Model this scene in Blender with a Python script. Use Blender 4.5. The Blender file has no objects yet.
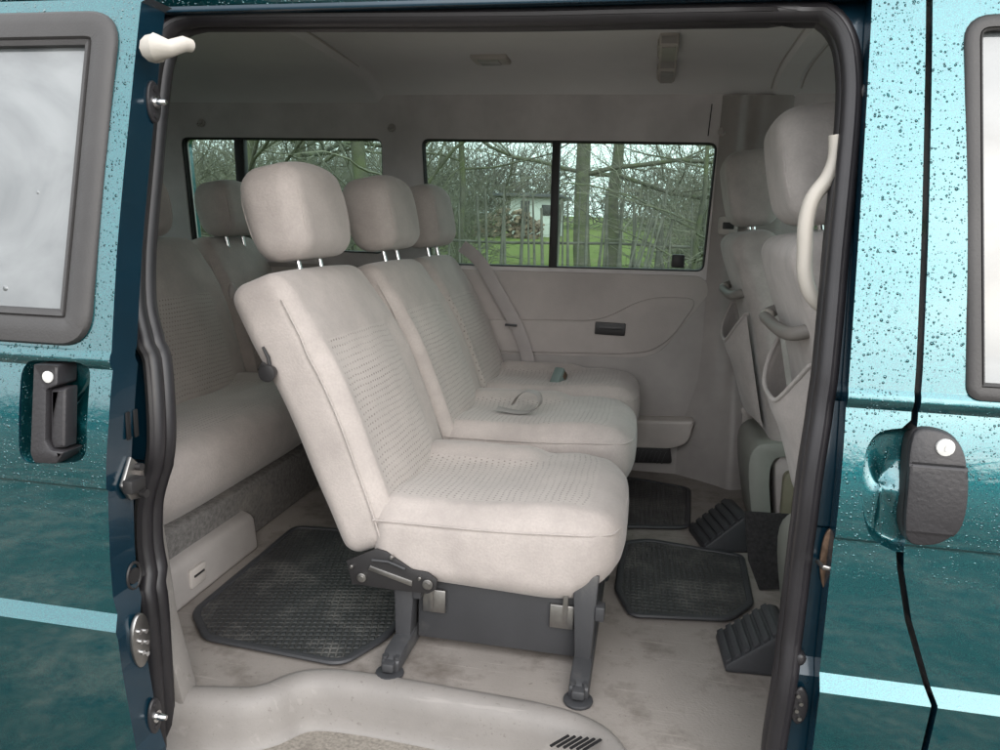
import bpy, bmesh, math, random
from mathutils import Vector, Matrix, noise
from mathutils.geometry import delaunay_2d_cdt
R_ = math.radians
rnd = random.Random(7)
C = bpy.context.scene.collection
S = bpy.context.scene

# ------------------------------------------------------------------ camera
F = 765.0
CAM = Vector((0.0, -1.05, 0.87))
def _n(v): return v.normalized()
_dy = _n(Vector((155, -145, F)))
_dx = -_n(Vector((-4140, -275, F)))
_dx = _n(_dx - _dy * _dx.dot(_dy))
_dz = _dx.cross(_dy)
RM = Matrix((_dx, _dy, _dz))             # world = RM @ (right, down, forward)
cam = bpy.data.cameras.new('camera'); camo = bpy.data.objects.new('camera', cam); C.objects.link(camo)
rt, dn, fw = RM.col[0], RM.col[1], RM.col[2]
M4 = Matrix((( rt[0], -dn[0], -fw[0], CAM[0]), (rt[1], -dn[1], -fw[1], CAM[1]), (rt[2], -dn[2], -fw[2], CAM[2]), (0, 0, 0, 1)))
camo.matrix_world = M4
cam.sensor_width = 36; cam.lens = 36 * F / 1000; cam.clip_start = 0.02; cam.clip_end = 2000
S.camera = camo

def ray(u, v): return RM @ Vector((u - 500, v - 375, F))
def at(u, v, x=None, y=None, z=None):
    """a photo measurement turned into metres on a known plane of the van"""
    d = ray(u, v)
    t = (x - CAM.x) / d.x if x is not None else (y - CAM.y) / d.y if y is not None else (z - CAM.z) / d.z
    return CAM + d * t
def at_prof(u, v, prof, off=0.0):
    y = 0.05
    for _ in range(8):
        p = at(u, v, y=y); y = prof(p.z) + off
    return at(u, v, y=y)

# ------------------------------------------------------------------ world and light
W = bpy.data.worlds.new('World'); S.world = W; W.use_nodes = True
nt = W.node_tree; nt.nodes.clear()
SUN_EL, SUN_AZ = R_(24), R_(150)
o_ = nt.nodes.new('ShaderNodeOutputWorld'); bg = nt.nodes.new('ShaderNodeBackground')
sky = nt.nodes.new('ShaderNodeTexSky'); sky.sky_type = 'NISHITA'; sky.sun_disc = False
sky.sun_elevation = SUN_EL; sky.sun_rotation = SUN_AZ; sky.dust_density = 3; sky.air_density = 1.0
tc = nt.nodes.new('ShaderNodeTexCoord'); nz = nt.nodes.new('ShaderNodeTexNoise'); nz.inputs['Scale'].default_value = 2.2
nz.inputs['Detail'].default_value = 7; nz.inputs['Roughness'].default_value = 0.55
mp = nt.nodes.new('ShaderNodeMapping'); mp.inputs['Scale'].default_value = (1, 1, 2.2)
cr = nt.nodes.new('ShaderNodeValToRGB'); cr.color_ramp.elements[0].position = 0.32; cr.color_ramp.elements[1].position = 0.62
cr.color_ramp.elements[0].color = (0.80, 0.80, 0.80, 1); cr.color_ramp.elements[1].color = (0.97, 0.97, 0.97, 1)
cl = nt.nodes.new('ShaderNodeMix'); cl.data_type = 'RGBA'
cl.inputs[7].default_value = (9.9, 10.05, 10.2, 1)
nt.links.new(tc.outputs['Generated'], mp.inputs[0]); nt.links.new(mp.outputs[0], nz.inputs['Vector'])
nt.links.new(nz.outputs[0], cr.inputs[0]); nt.links.new(cr.outputs[0], cl.inputs[0])
nt.links.new(sky.outputs[0], cl.inputs[6])
# the cloud cover glows softly round the hidden sun
SD = (math.sin(SUN_AZ) * math.cos(SUN_EL), math.cos(SUN_AZ) * math.cos(SUN_EL), math.sin(SUN_EL))
dt = nt.nodes.new('ShaderNodeVectorMath'); dt.operation = 'DOT_PRODUCT'; dt.inputs[1].default_value = SD
nt.links.new(tc.outputs['Generated'], dt.inputs[0])
def wm(op, a, b, cl_=False):
    x = nt.nodes.new('ShaderNodeMath'); x.operation = op; x.use_clamp = cl_
    for i, q in enumerate((a, b)):
        if isinstance(q, (int, float)): x.inputs[i].default_value = q
        else: nt.links.new(q, x.inputs[i])
    return x.outputs[0]
glow = wm('ADD', wm('MULTIPLY', wm('POWER', wm('MAXIMUM', dt.outputs['Value'], 0.0), 3.0), .62), .95)
gm = nt.nodes.new('ShaderNodeVectorMath'); gm.operation = 'SCALE'
nt.links.new(cl.outputs[2], gm.inputs[0]); nt.links.new(glow, gm.inputs['Scale']); nt.links.new(gm.outputs[0], bg.inputs[0])
bg.inputs[1].default_value = 0.092
nt.links.new(bg.outputs[0], o_.inputs[0])
sl = bpy.data.lights.new('sun', 'SUN'); sl.energy = 0.6; sl.angle = R_(75); sl.color = (1, .985, .965)
so = bpy.data.objects.new('sun', sl); C.objects.link(so)
# nishita azimuth: rotation clockwise from +Y
sd = Vector((math.sin(SUN_AZ) * math.cos(SUN_EL), math.cos(SUN_AZ) * math.cos(SUN_EL), math.sin(SUN_EL)))
so.rotation_euler = sd.to_track_quat('Z', 'Y').to_euler()
S.view_settings.view_transform = 'Standard'; S.view_settings.look = 'None'
S.view_settings.exposure = 1.36; S.view_settings.gamma = 1
S.cycles.use_denoising = True
S.cycles.max_bounces = 10; S.cycles.diffuse_bounces = 5; S.cycles.glossy_bounces = 4; S.cycles.transparent_max_bounces = 24
S.cycles.caustics_reflective = False; S.cycles.caustics_refractive = False; S.cycles.sample_clamp_indirect = 6

# ------------------------------------------------------------------ materials
class NB:
    def __init__(s, name):
        s.m = bpy.data.materials.new(name); s.m.use_nodes = True; s.t = s.m.node_tree
        s.b = s.t.nodes['Principled BSDF']; s.out = s.t.nodes['Material Output']
    def n(s, kind, **kw):
        x = s.t.nodes.new('ShaderNode' + kind)
        for k, v in kw.items():
            if k in x.inputs: x.inputs[k].default_value = v
            else: setattr(x, k, v)
        return x
    def l(s, a, b): s.t.links.new(a, b)
    def math(s, op, a, b=None, clamp=False):
        x = s.t.nodes.new('ShaderNodeMath'); x.operation = op; x.use_clamp = clamp
        for i, q in enumerate((a, b)):
            if q is None: continue
            if isinstance(q, (int, float)): x.inputs[i].default_value = q
            else: s.l(q, x.inputs[i])
        return x.outputs[0]
    def mix(s, f, a, b):
        x = s.t.nodes.new('ShaderNodeMix'); x.data_type = 'RGBA'
        for i, q in ((0, f), (6, a), (7, b)):
            if isinstance(q, (int, float)): x.inputs[i].default_value = q
            elif isinstance(q, tuple): x.inputs[i].default_value = (*q, 1)
            else: s.l(q, x.inputs[i])
        return x.outputs[2]
    def ramp(s, f, a, b, v0=0.0, v1=1.0):
        x = s.t.nodes.new('ShaderNodeMapRange'); x.inputs[1].default_value = a; x.inputs[2].default_value = b
        x.inputs[3].default_value = v0; x.inputs[4].default_value = v1; s.l(f, x.inputs[0]); return x.outputs[0]
    def bump(s, h, strength, dist=0.002, prev=None):
        x = s.n('Bump'); x.inputs['Strength'].default_value = strength; x.inputs['Distance'].default_value = dist
        s.l(h, x.inputs['Height'])
        if prev: s.l(prev, x.inputs['Normal'])
        return x.outputs[0]

def plain(name, col, rough=.6, metal=0, var=.12, vscale=6, bump=0, bscale=300, coat=0, spec=.5, dirt=None, dscale=5, dlo=.55, dhi=.75, damt=.7, specks=None):
    b = NB(name); tcn = b.n('TexCoord').outputs['Object']
    n1 = b.n('TexNoise', Scale=vscale, Detail=5, Roughness=.6); b.l(tcn, n1.inputs['Vector'])
    lo = tuple(c * (1 - var) for c in col); hi = tuple(min(1, c * (1 + var)) for c in col)
    c = b.mix(b.ramp(n1.outputs[0], .3, .7), lo, hi)
    if dirt:
        n2 = b.n('TexNoise', Scale=dscale, Detail=8, Roughness=.68); b.l(tcn, n2.inputs['Vector'])
        c = b.mix(b.math('MULTIPLY', b.ramp(n2.outputs[0], dlo, dhi), damt), c, dirt)
    if specks:
        for sc, th, am in ((70, .64, .55), (240, .62, .4)):
            n4 = b.n('TexNoise', Scale=sc, Detail=4, Roughness=.7); b.l(tcn, n4.inputs['Vector'])
            c = b.mix(b.math('MULTIPLY', b.ramp(n4.outputs[0], th, th + .05), am), c, specks)
        st = b.n('Mapping'); st.inputs['Scale'].default_value = (3, 55, 20); st.inputs['Rotation'].default_value = (0, 0, .5); b.l(tcn, st.inputs[0])
        n5 = b.n('TexNoise', Scale=2.2, Detail=4); b.l(st.outputs[0], n5.inputs['Vector'])
        c = b.mix(b.math('MULTIPLY', b.ramp(n5.outputs[0], .62, .68), .3), c, tuple(min(1, x * 1.5) for x in col))
    b.l(c, b.b.inputs['Base Color'])
    b.b.inputs['Roughness'].default_value = rough; b.b.inputs['Metallic'].default_value = metal
    b.b.inputs['Coat Weight'].default_value = coat; b.b.inputs['Specular IOR Level'].default_value = spec
    if bump:
        n3 = b.n('TexNoise', Scale=bscale, Detail=3); b.l(tcn, n3.inputs['Vector'])
        b.l(b.bump(n3.outputs[0], bump), b.b.inputs['Normal'])
    return b.m

def fabric(name, col, pattern=False, dots=(.33, .3, .28), drk=.75):
    b = NB(name); tcn = b.n('TexCoord'); ob = tcn.outputs['Object']
    n1 = b.n('TexNoise', Scale=9, Detail=6, Roughness=.65); b.l(ob, n1.inputs['Vector'])
    n2 = b.n('TexNoise', Scale=220, Detail=3); b.l(ob, n2.inputs['Vector'])
    lo = tuple(c * drk for c in col)
    c = b.mix(b.ramp(n1.outputs[0], .33, .62), lo, col)
    c = b.mix(b.ramp(n2.outputs[0], .35, .7, 0, .35), c, tuple(x * .72 for x in col))
    h = n2.outputs[0]
    if pattern:
        sp = b.n('SeparateXYZ'); b.l(tcn.outputs['UV'], sp.inputs[0])
        P = 0.0122
        dn = b.n('TexNoise', Scale=11, Detail=3); b.l(ob, dn.inputs['Vector'])
        dist = b.math('MULTIPLY', b.math('SUBTRACT', dn.outputs[0], .5), .016)
        v = b.math('DIVIDE', b.math('ADD', sp.outputs[1], dist), .0135); row = b.math('FLOOR', v)
        off = b.math('MULTIPLY', b.math('MODULO', row, 2.0), .5)
        u = b.math('ADD', b.math('DIVIDE', b.math('ADD', sp.outputs[0], dist), P), off)
        fu = b.math('ABSOLUTE', b.math('SUBTRACT', b.math('FRACT', u), .5))
        fv = b.math('ABSOLUTE', b.math('SUBTRACT', b.math('FRACT', v), .5))
        d = b.math('SQRT', b.math('ADD', b.math('POWER', fu, 2.0), b.math('POWER', b.math('MULTIPLY', fv, 1.3), 2.0)))
        m = b.ramp(d, .14, .27, 1, 0)
        wn = b.n('TexNoise', Scale=14, Detail=4); b.l(ob, wn.inputs['Vector'])
        m = b.math('MULTIPLY', m, b.ramp(wn.outputs[0], .32, .62, .35, 1))
        c = b.mix(b.math('MULTIPLY', m, .95), c, dots)
        h = b.math('SUBTRACT', h, b.math('MULTIPLY', m, .8))
    b.l(c, b.b.inputs['Base Color']); b.b.inputs['Roughness'].default_value = .9
    b.b.inputs['Sheen Weight'].default_value = .25; b.b.inputs['Specular IOR Level'].default_value = .15
    b.l(b.bump(h, .55, .0015), b.b.inputs['Normal'])
    return b.m

def paint():
    b = NB('teal_metallic_paint'); ob = b.n('TexCoord').outputs['Object']
    b.b.inputs['Base Color'].default_value = (.004, .10, .14, 1)
    b.b.inputs['Metallic'].default_value = .88; b.b.inputs['Roughness'].default_value = .36
    b.b.inputs['Coat Weight'].default_value = 1; b.b.inputs['Coat Roughness'].default_value = .025; b.b.inputs['Coat IOR'].default_value = 1.85
    fl = b.n('TexNoise', Scale=900, Detail=1); b.l(ob, fl.inputs['Vector'])
    b.l(b.mix(b.ramp(fl.outputs[0], .4, .65), (.003, .078, .104), (.013, .170, .182)), b.b.inputs['Base Color'])
    # rain: drops of two sizes with gaps between; fewer low down
    big = b.n('TexNoise', Scale=5, Detail=3); b.l(ob, big.inputs['Vector'])
    sp = b.n('SeparateXYZ'); b.l(ob, sp.inputs[0])
    hgt = None
    for sc, r0, seed in ((190, .36, 0), (110, .26, 3), (330, .34, 7)):
        v = b.n('TexVoronoi', Scale=sc, Randomness=.95); 
        mpn = b.n('Mapping'); mpn.inputs['Location'].default_value = (seed, seed * .7, seed * .3); b.l(ob, mpn.inputs[0]); b.l(mpn.outputs[0], v.inputs['Vector'])
        s2 = b.n('SeparateColor'); b.l(v.outputs['Color'], s2.inputs[0])
        rad = b.math('MULTIPLY', s2.outputs[0], r0)
        keep = b.math('GREATER_THAN', s2.outputs[1], .42)
        q = b.math('DIVIDE', v.outputs['Distance'], b.math('ADD', rad, .02))
        hh = b.math('SUBTRACT', 1.0, b.math('POWER', q, 2.0), clamp=True)
        hh = b.math('MULTIPLY', b.math('MULTIPLY', b.math('SQRT', hh), b.math('MULTIPLY', rad, 1.9 / sc)), keep)
        hgt = hh if hgt is None else b.math('MAXIMUM', hgt, hh)
    lowmask = b.math('MULTIPLY', b.ramp(sp.outputs[2], .40, .66, .03, 1), b.ramp(big.outputs[0], .36, .44))
    hgt = b.math('MULTIPLY', hgt, lowmask)
    nb = b.bump(hgt, 1.0, 1.0)
    b.l(nb, b.b.inputs['Normal']); b.l(nb, b.b.inputs['Coat Normal'])
    return b.m

def ribbed_rubber(name='ribbed_black_rubber', s=.0145):
    b = NB(name); ob = b.n('TexCoord').outputs['Object']; sp = b.n('SeparateXYZ'); b.l(ob, sp.inputs[0])
    def tri(o, p): return b.math('ABSOLUTE', b.math('SUBTRACT', b.math('FRACT', b.math('DIVIDE', o, p)), .5))
    a = b.ramp(tri(sp.outputs[0], s), .28, .38, 1, 0); c2 = b.ramp(tri(sp.outputs[1], s * 1.15), .28, .38, 1, 0)
    h = b.math('MULTIPLY', a, c2)
    nn = b.n('TexNoise', Scale=7, Detail=8, Roughness=.7); b.l(ob, nn.inputs['Vector'])
    dust = b.ramp(nn.outputs[0], .48, .72)
    low = b.mix(b.math('ADD', b.math('MULTIPLY', dust, .6), .10), (.012, .012, .013), (.25, .24, .225))
    c = b.mix(h, low, b.mix(b.math('MULTIPLY', dust, .3), (.032, .033, .036), (.18, .17, .15)))
    b.l(c, b.b.inputs['Base Color']); b.b.inputs['Roughness'].default_value = .48
    b.l(b.bump(h, 1, .003), b.b.inputs['Normal'])
    return b.m

def glass(name, tint=(.80, .93, .89), rough=0.0):
    b = NB(name); b.t.nodes.remove(b.b)
    tr = b.n('BsdfTransparent'); tr.inputs[0].default_value = (*tint, 1)
    gl = b.n('BsdfGlossy'); gl.inputs['Roughness'].default_value = rough; gl.inputs[0].default_value = (1, 1, 1, 1)
    fr = b.n('Fresnel', IOR=1.45); mx = b.n('MixShader')
    b.l(fr.outputs[0], mx.inputs[0]); b.l(tr.outputs[0], mx.inputs[1]); b.l(gl.outputs[0], mx.inputs[2]); b.l(mx.outputs[0], b.out.inputs[0])
    return b.m

def fogged():
    b = NB('fogged_window_glass'); ob = b.n('TexCoord').outputs['Object']
    n1 = b.n('TexNoise', Scale=3.2, Detail=6, Distortion=2.2); b.l(ob, n1.inputs['Vector'])
    b.l(b.mix(b.ramp(n1.outputs[0], .3, .7), (.045, .055, .06), (.17, .185, .19)), b.b.inputs['Base Color'])
    b.b.inputs['Roughness'].default_value = .55; b.b.inputs['Coat Weight'].default_value = 1; b.b.inputs['Coat Roughness'].default_value = .02; b.b.inputs['Coat IOR'].default_value = 1.95
    v = b.n('TexVoronoi', Scale=38); b.l(ob, v.inputs['Vector']); s2 = b.n('SeparateColor'); b.l(v.outputs['Color'], s2.inputs[0])
    q = b.math('SUBTRACT', b.math('MULTIPLY', s2.outputs[0], .2), v.outputs['Distance'], clamp=True)
    q = b.math('MULTIPLY', b.math('GREATER_THAN', s2.outputs[1], .55), q)
    nb = b.bump(q, .8, .02); b.l(nb, b.b.inputs['Coat Normal']); b.l(nb, b.b.inputs['Normal'])
    return b.m

MAT = {}
MAT['fab'] = fabric('light_beige_velour', (.475, .428, .403), drk=.80)
MAT['pat'] = fabric('dotted_beige_velour', (.495, .45, .422), True, (.20, .172, .158), drk=.86)
MAT['backfab'] = fabric('grey_beige_velour', (.52, .485, .465))
MAT['paint'] = paint()
MAT['shadepaint'] = plain('shaded_teal_inner_paint', (.004, .026, .045), .22, .2, coat=.3, var=.15)  # body teal made darker because edges get less light; also less metallic
MAT['grip'] = plain('grey_grip_plastic', (.22, .205, .19), .6, bump=.15)
MAT['trimk'] = plain('mid_grey_plastic', (.35, .325, .31), .5, bump=.12, bscale=500)
MAT['lockw'] = plain('bright_lock_face', (.8, .8, .78), .3, .3)
MAT['trim'] = plain('beige_grey_plastic', (.50, .46, .43), .55, bump=.12, bscale=500, dirt=(.24, .20, .165), dlo=.6, dhi=.85, damt=.35)
MAT['trimd'] = plain('grey_plastic', (.46, .425, .41), .5, bump=.12, bscale=500)
MAT['walltop'] = plain('dim_grey_trim', (.61, .575, .575), .7, bump=.15, bscale=400)
MAT['liner'] = plain('grey_headliner_cloth', (.73, .715, .72), .95, var=.06, bump=.4, bscale=350, spec=.1, vscale=2)
MAT['panelfab'] = plain('brown_grey_panel_cloth', (.47, .43, .41), .9, bump=.4, bscale=300, spec=.15, var=.12, vscale=4)
MAT['floor'] = plain('worn_beige_floor_vinyl', (.265, .24, .22), .8, var=.13, vscale=4, bump=.35, bscale=180, spec=.25, dirt=(.085, .068, .055), dscale=6, dlo=.5, dhi=.72, damt=.85, specks=(.09, .075, .06))
MAT['step'] = plain('scuffed_step_plastic', (.215, .20, .188), .5, bump=.15, bscale=200, dirt=(.13, .115, .10), dscale=5, dlo=.54, dhi=.76, damt=.45, specks=(.12, .105, .09))
MAT['grit'] = plain('gritty_step_tread', (.25, .225, .195), .8, var=.3, vscale=160, bump=1, bscale=220, dirt=(.12, .10, .085), dscale=12)
MAT['rubber'] = ribbed_rubber()
MAT['seal'] = plain('grey_black_rubber_seal', (.016, .0145, .017), .42, var=.25, vscale=14, spec=.6)
MAT['blackp'] = plain('matt_black_plastic', (.022, .021, .022), .5)
MAT['black'] = plain('black_gap', (.004, .004, .005), .7)
MAT['chock'] = plain('black_rubber', (.034, .035, .039), .55, bump=.3, bscale=120, dirt=(.12, .11, .1), dlo=.6, dhi=.8, damt=.4)
MAT['carpetb'] = plain('black_carpet', (.02, .0195, .02), .95, var=.6, vscale=120, bump=1, bscale=260)
MAT['carpetg'] = plain('dark_grey_carpet', (.15, .143, .137), .95, var=.35, vscale=90, bump=.8, bscale=260, dirt=(.26, .24, .21), dscale=5)
MAT['frame'] = plain('weathered_window_rubber', (.042, .040, .040), .5, var=.2, bump=.2, bscale=300)
MAT['handle'] = plain('grey_black_handle_plastic', (.024, .0225, .025), .42, var=.15, bump=.3, bscale=160, spec=.5)
MAT['chrome'] = plain('chrome_steel', (.75, .75, .76), .14, 1, var=.03)
MAT['metal'] = plain('dull_steel', (.36, .35, .34), .36, 1, var=.2, vscale=30)
MAT['rust'] = plain('rusty_brown_steel', (.17, .11, .075), .45, .6, var=.5, vscale=60, dirt=(.45, .42, .4), dscale=40)
MAT['legp'] = plain('dark_grey_painted_steel', (.046, .047, .051), .45, .1, var=.12, bump=.15, bscale=200, dirt=(.2, .19, .17), dlo=.6, dhi=.8, damt=.4)
MAT['cream'] = plain('cream_white_plastic', (.47, .44, .395), .4, var=.05, bump=.1)
MAT['olive'] = plain('olive_grey_plastic', (.23, .22, .155), .5)
MAT['greenp'] = plain('grey_green_plastic', (.24, .25, .225), .4)
MAT['glass'] = glass('green_tinted_glass')
MAT['fog'] = fogged()
MAT['belt'] = plain('grey_belt_webbing', (.36, .33, .32), .6, bump=.3, bscale=500)
MAT['buckle'] = plain('grey_green_buckle', (.16, .21, .20), .3)
MAT['clear'] = plain('clear_lamp_lens', (.42, .42, .40), .2)
MAT['bark'] = plain('mossy_grey_bark', (.07, .064, .05), .9, var=.35, vscale=9, bump=.8, bscale=40, dirt=(.08, .09, .035), dscale=4, dlo=.42, dhi=.62)
MAT['twig'] = plain('pale_green_twigs', (.135, .13, .095), .9, var=.5, vscale=.7)
MAT['twig2'] = plain('brown_twigs', (.125, .115, .095), .9, var=.4, vscale=.7)
MAT['post'] = plain('weathered_grey_wood', (.10, .094, .08), .9, var=.35, vscale=5, bump=.5, bscale=30)
MAT['shedw'] = plain('whitewashed_wall', (.42, .43, .41), .9, var=.12, vscale=2)
MAT['shedr'] = plain('dark_roof_sheet', (.05, .05, .055), .8)
MAT['log'] = plain('split_firewood', (.15, .105, .075), .9, var=.5, vscale=3)

def grass_mat():
    b = NB('grass'); ob = b.n('TexCoord').outputs['Object']; sp = b.n('SeparateXYZ'); b.l(ob, sp.inputs[0])
    n1 = b.n('TexNoise', Scale=.35, Detail=8, Roughness=.7); b.l(ob, n1.inputs['Vector'])
    n2 = b.n('TexNoise', Scale=9, Detail=10, Roughness=.75); b.l(ob, n2.inputs['Vector'])
    n3 = b.n('TexNoise', Scale=2.2, Detail=10, Roughness=.72); b.l(ob, n3.inputs['Vector'])
    g = b.mix(n2.outputs[0], (.06, .085, .02), (.15, .18, .05)); g = b.mix(b.ramp(n1.outputs[0], .5, .75, 0, .6), g, (.14, .13, .05))
    d = b.mix(b.ramp(n2.outputs[0], .38, .62), (.05, .055, .07), (.42, .38, .31)); d = b.mix(b.ramp(n3.outputs[0], .45, .6), d, (.09, .10, .085))
    # worn, muddy grass on the camera's side of the van; a meadow beyond it
    c = b.mix(b.ramp(b.math('ADD', sp.outputs[1], b.math('MULTIPLY', n3.outputs[0], 1.5)), 2.5, 4.5), d, g)
    b.l(c, b.b.inputs['Base Color']); b.b.inputs['Roughness'].default_value = .95; b.b.inputs['Specular IOR Level'].default_value = .1
    b.l(b.bump(n2.outputs[0], .8, .05), b.b.inputs['Normal'])
    return b.m
MAT['grass'] = grass_mat()

# ------------------------------------------------------------------ mesh helpers
def sharpen(me, ang=38):
    bm = bmesh.new(); bm.from_mesh(me)
    for f in bm.faces: f.smooth = True
    lim = R_(ang)
    for e in bm.edges:
        e.smooth = not (len(e.link_faces) == 2 and e.calc_face_angle(0) > lim)
    bm.to_mesh(me); bm.free()

def link(name, me, mats, par=None, M=None, smooth=True, ang=38):
    if not isinstance(mats, (list, tuple)): mats = [mats]
    for m in mats: me.materials.append(MAT[m])
    if smooth: sharpen(me, ang)
    o = bpy.data.objects.new(name, me); C.objects.link(o)
    if M is not None: o.matrix_basis = M
    if par is not None: o.parent = par
    return o

class B:
    """collects shapes for one mesh"""
    def __init__(s): s.bm = bmesh.new()
    def box(s, a, b, r=0, seg=2, M=None):
        a, b = Vector(a), Vector(b); c = (a + b) / 2; d = b - a
        t = bmesh.new(); bmesh.ops.create_cube(t, size=1)
        for v in t.verts: v.co = Vector((v.co.x * d.x, v.co.y * d.y, v.co.z * d.z)) + c
        if r: bmesh.ops.bevel(t, geom=t.edges[:], offset=r, segments=seg, profile=.5, affect='EDGES')
        s.merge(t, M); return s
    def merge(s, t, M=None):
        if M is not None: bmesh.ops.transform(t, matrix=M, verts=t.verts)
        bmesh.ops.recalc_face_normals(t, faces=t.faces)
        me = bpy.data.meshes.new('tmp'); t.to_mesh(me); t.free(); s.bm.from_mesh(me); bpy.data.meshes.remove(me)
    def tube(s, pts, r, n=8, closed=False, cap=True, flat=None):
        """round (or flattened) tube; r a number or a list; flat=(a,b,up) for an elliptical section"""
        pts = [Vector(p) for p in pts]; N = len(pts); t = bmesh.new(); rings = []
        up = Vector(flat[2]) if flat else None; prev = None
        for i, p in enumerate(pts):
            a = pts[(i - 1) % N] if (closed or i) else p; b = pts[(i + 1) % N] if (closed or i < N - 1) else p
            d = (b - a).normalized() if (b - a).length > 1e-9 else Vector((0, 0, 1))
            if up is not None: x = d.cross(up)
            else:
                x = prev - d * prev.dot(d) if prev is not None else d.orthogonal()
            if x.length < 1e-6: x = d.orthogonal()
            x.normalize(); y = d.cross(x); prev = x
            rr = r[i] if isinstance(r, (list, tuple)) else r
            ra, rb = (flat[0], flat[1]) if flat else (rr, rr)
            rings.append([t.verts.new(p + x * ra * math.cos(2 * math.pi * k / n) + y * rb * math.sin(2 * math.pi * k / n)) for k in range(n)])
        for i in range(N if closed else N - 1):
            A, Bq = rings[i], rings[(i + 1) % N]
            for k in range(n): t.faces.new((A[k], A[(k + 1) % n], Bq[(k + 1) % n], Bq[k]))
        if cap and not closed: t.faces.new(rings[0][::-1]); t.faces.new(rings[-1])
        s.merge(t); return s
    def prism(s, poly, vec, r=0, seg=2, M=None):
        """closed outline (3D points) swept by vec"""
        t = bmesh.new(); vec = Vector(vec); n = len(poly)
        A = [t.verts.new(Vector(p)) for p in poly]; Bv = [t.verts.new(Vector(p) + vec) for p in poly]
        t.faces.new(A); t.faces.new(Bv[::-1])
        for i in range(n): t.faces.new((A[i], Bv[i], Bv[(i + 1) % n], A[(i + 1) % n]))
        if r:
            bmesh.ops.recalc_face_normals(t, faces=t.faces)
            bmesh.ops.bevel(t, geom=[e for e in t.edges if e.calc_face_angle(0) > .5], offset=r, segments=seg, profile=.5, affect='EDGES')
        s.merge(t, M); return s
    def cyl(s, c, ax, r, h, n=20, r2=None, bev=0):
        ax = Vector(ax).normalized(); t = bmesh.new()
        bmesh.ops.create_cone(t, cap_ends=True, segments=n, radius1=r, radius2=r if r2 is None else r2, depth=h)
        if bev: bmesh.ops.bevel(t, geom=[e for e in t.edges if e.calc_face_angle(0) > .8], offset=bev, segments=2, profile=.5, affect='EDGES')
        s.merge(t, Matrix.Translation(Vector(c)) @ ax.to_track_quat('Z', 'Y').to_matrix().to_4x4()); return s
    def ball(s, c, r, sc=(1, 1, 1)):
        t = bmesh.new(); bmesh.ops.create_uvsphere(t, u_segments=16, v_segments=10, radius=r)
        s.merge(t, Matrix.Translation(Vector(c)) @ Matrix.Diagonal((*sc, 1))); return s
    def add(s, name, mat, par=None, M=None, ang=38):
        me = bpy.data.meshes.new(name); s.bm.to_mesh(me); s.bm.free()
        return link(name, me, mat, par, M, ang=ang)

def catmull(pts, k=6, closed=False):
    P = [Vector(p) for p in pts]; n = len(P); out = []
    for i in range(n if closed else n - 1):
        g = lambda j: P[j % n] if closed else P[max(0, min(n - 1, j))]
        a, b, c, d = g(i - 1), g(i), g(i + 1), g(i + 2)
        for q in range(k):
            t = q / k
            out.append(.5 * ((2 * b) + (c - a) * t + (2 * a - 5 * b + 4 * c - d) * t * t + (3 * b - a - 3 * c + d) * t ** 3))
    if not closed: out.append(P[-1])
    return out
def round_poly(pts, r, k=6):
    """2D polygon with rounded corners; r a number or list"""
    out = []; n = len(pts)
    for i in range(n):
        p = Vector(pts[i]); a = Vector(pts[i - 1]); b = Vector(pts[(i + 1) % n]); rr = r[i] if isinstance(r, (list, tuple)) else r
        da, db = (a - p), (b - p); q = min(rr, da.length * .48, db.length * .48)
        if q < 1e-5: out.append(p); continue
        s, e = p + da.normalized() * q, p + db.normalized() * q
        for j in range(k + 1):
            t = j / k; out.append(s * (1 - t) ** 2 + p * 2 * t * (1 - t) + e * t * t)
    return out

def pline(pts):
    def f(z):
        if z <= pts[0][0]: a, b = pts[0], pts[1]
        elif z >= pts[-1][0]: a, b = pts[-2], pts[-1]
        else:
            for i in range(len(pts) - 1):
                if pts[i][0] <= z <= pts[i + 1][0]: a, b = pts[i], pts[i + 1]; break
        return a[1] + (b[1] - a[1]) * (z - a[0]) / (b[0] - a[0])
    return f

def inside(p, poly):
    x, y = p; c = False; n = len(poly)
    for i in range(n):
        x1, y1 = poly[i]; x2, y2 = poly[(i + 1) % n]
        if (y1 > y) != (y2 > y) and x < (x2 - x1) * (y - y1) / (y2 - y1) + x1: c = not c
    return c

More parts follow.
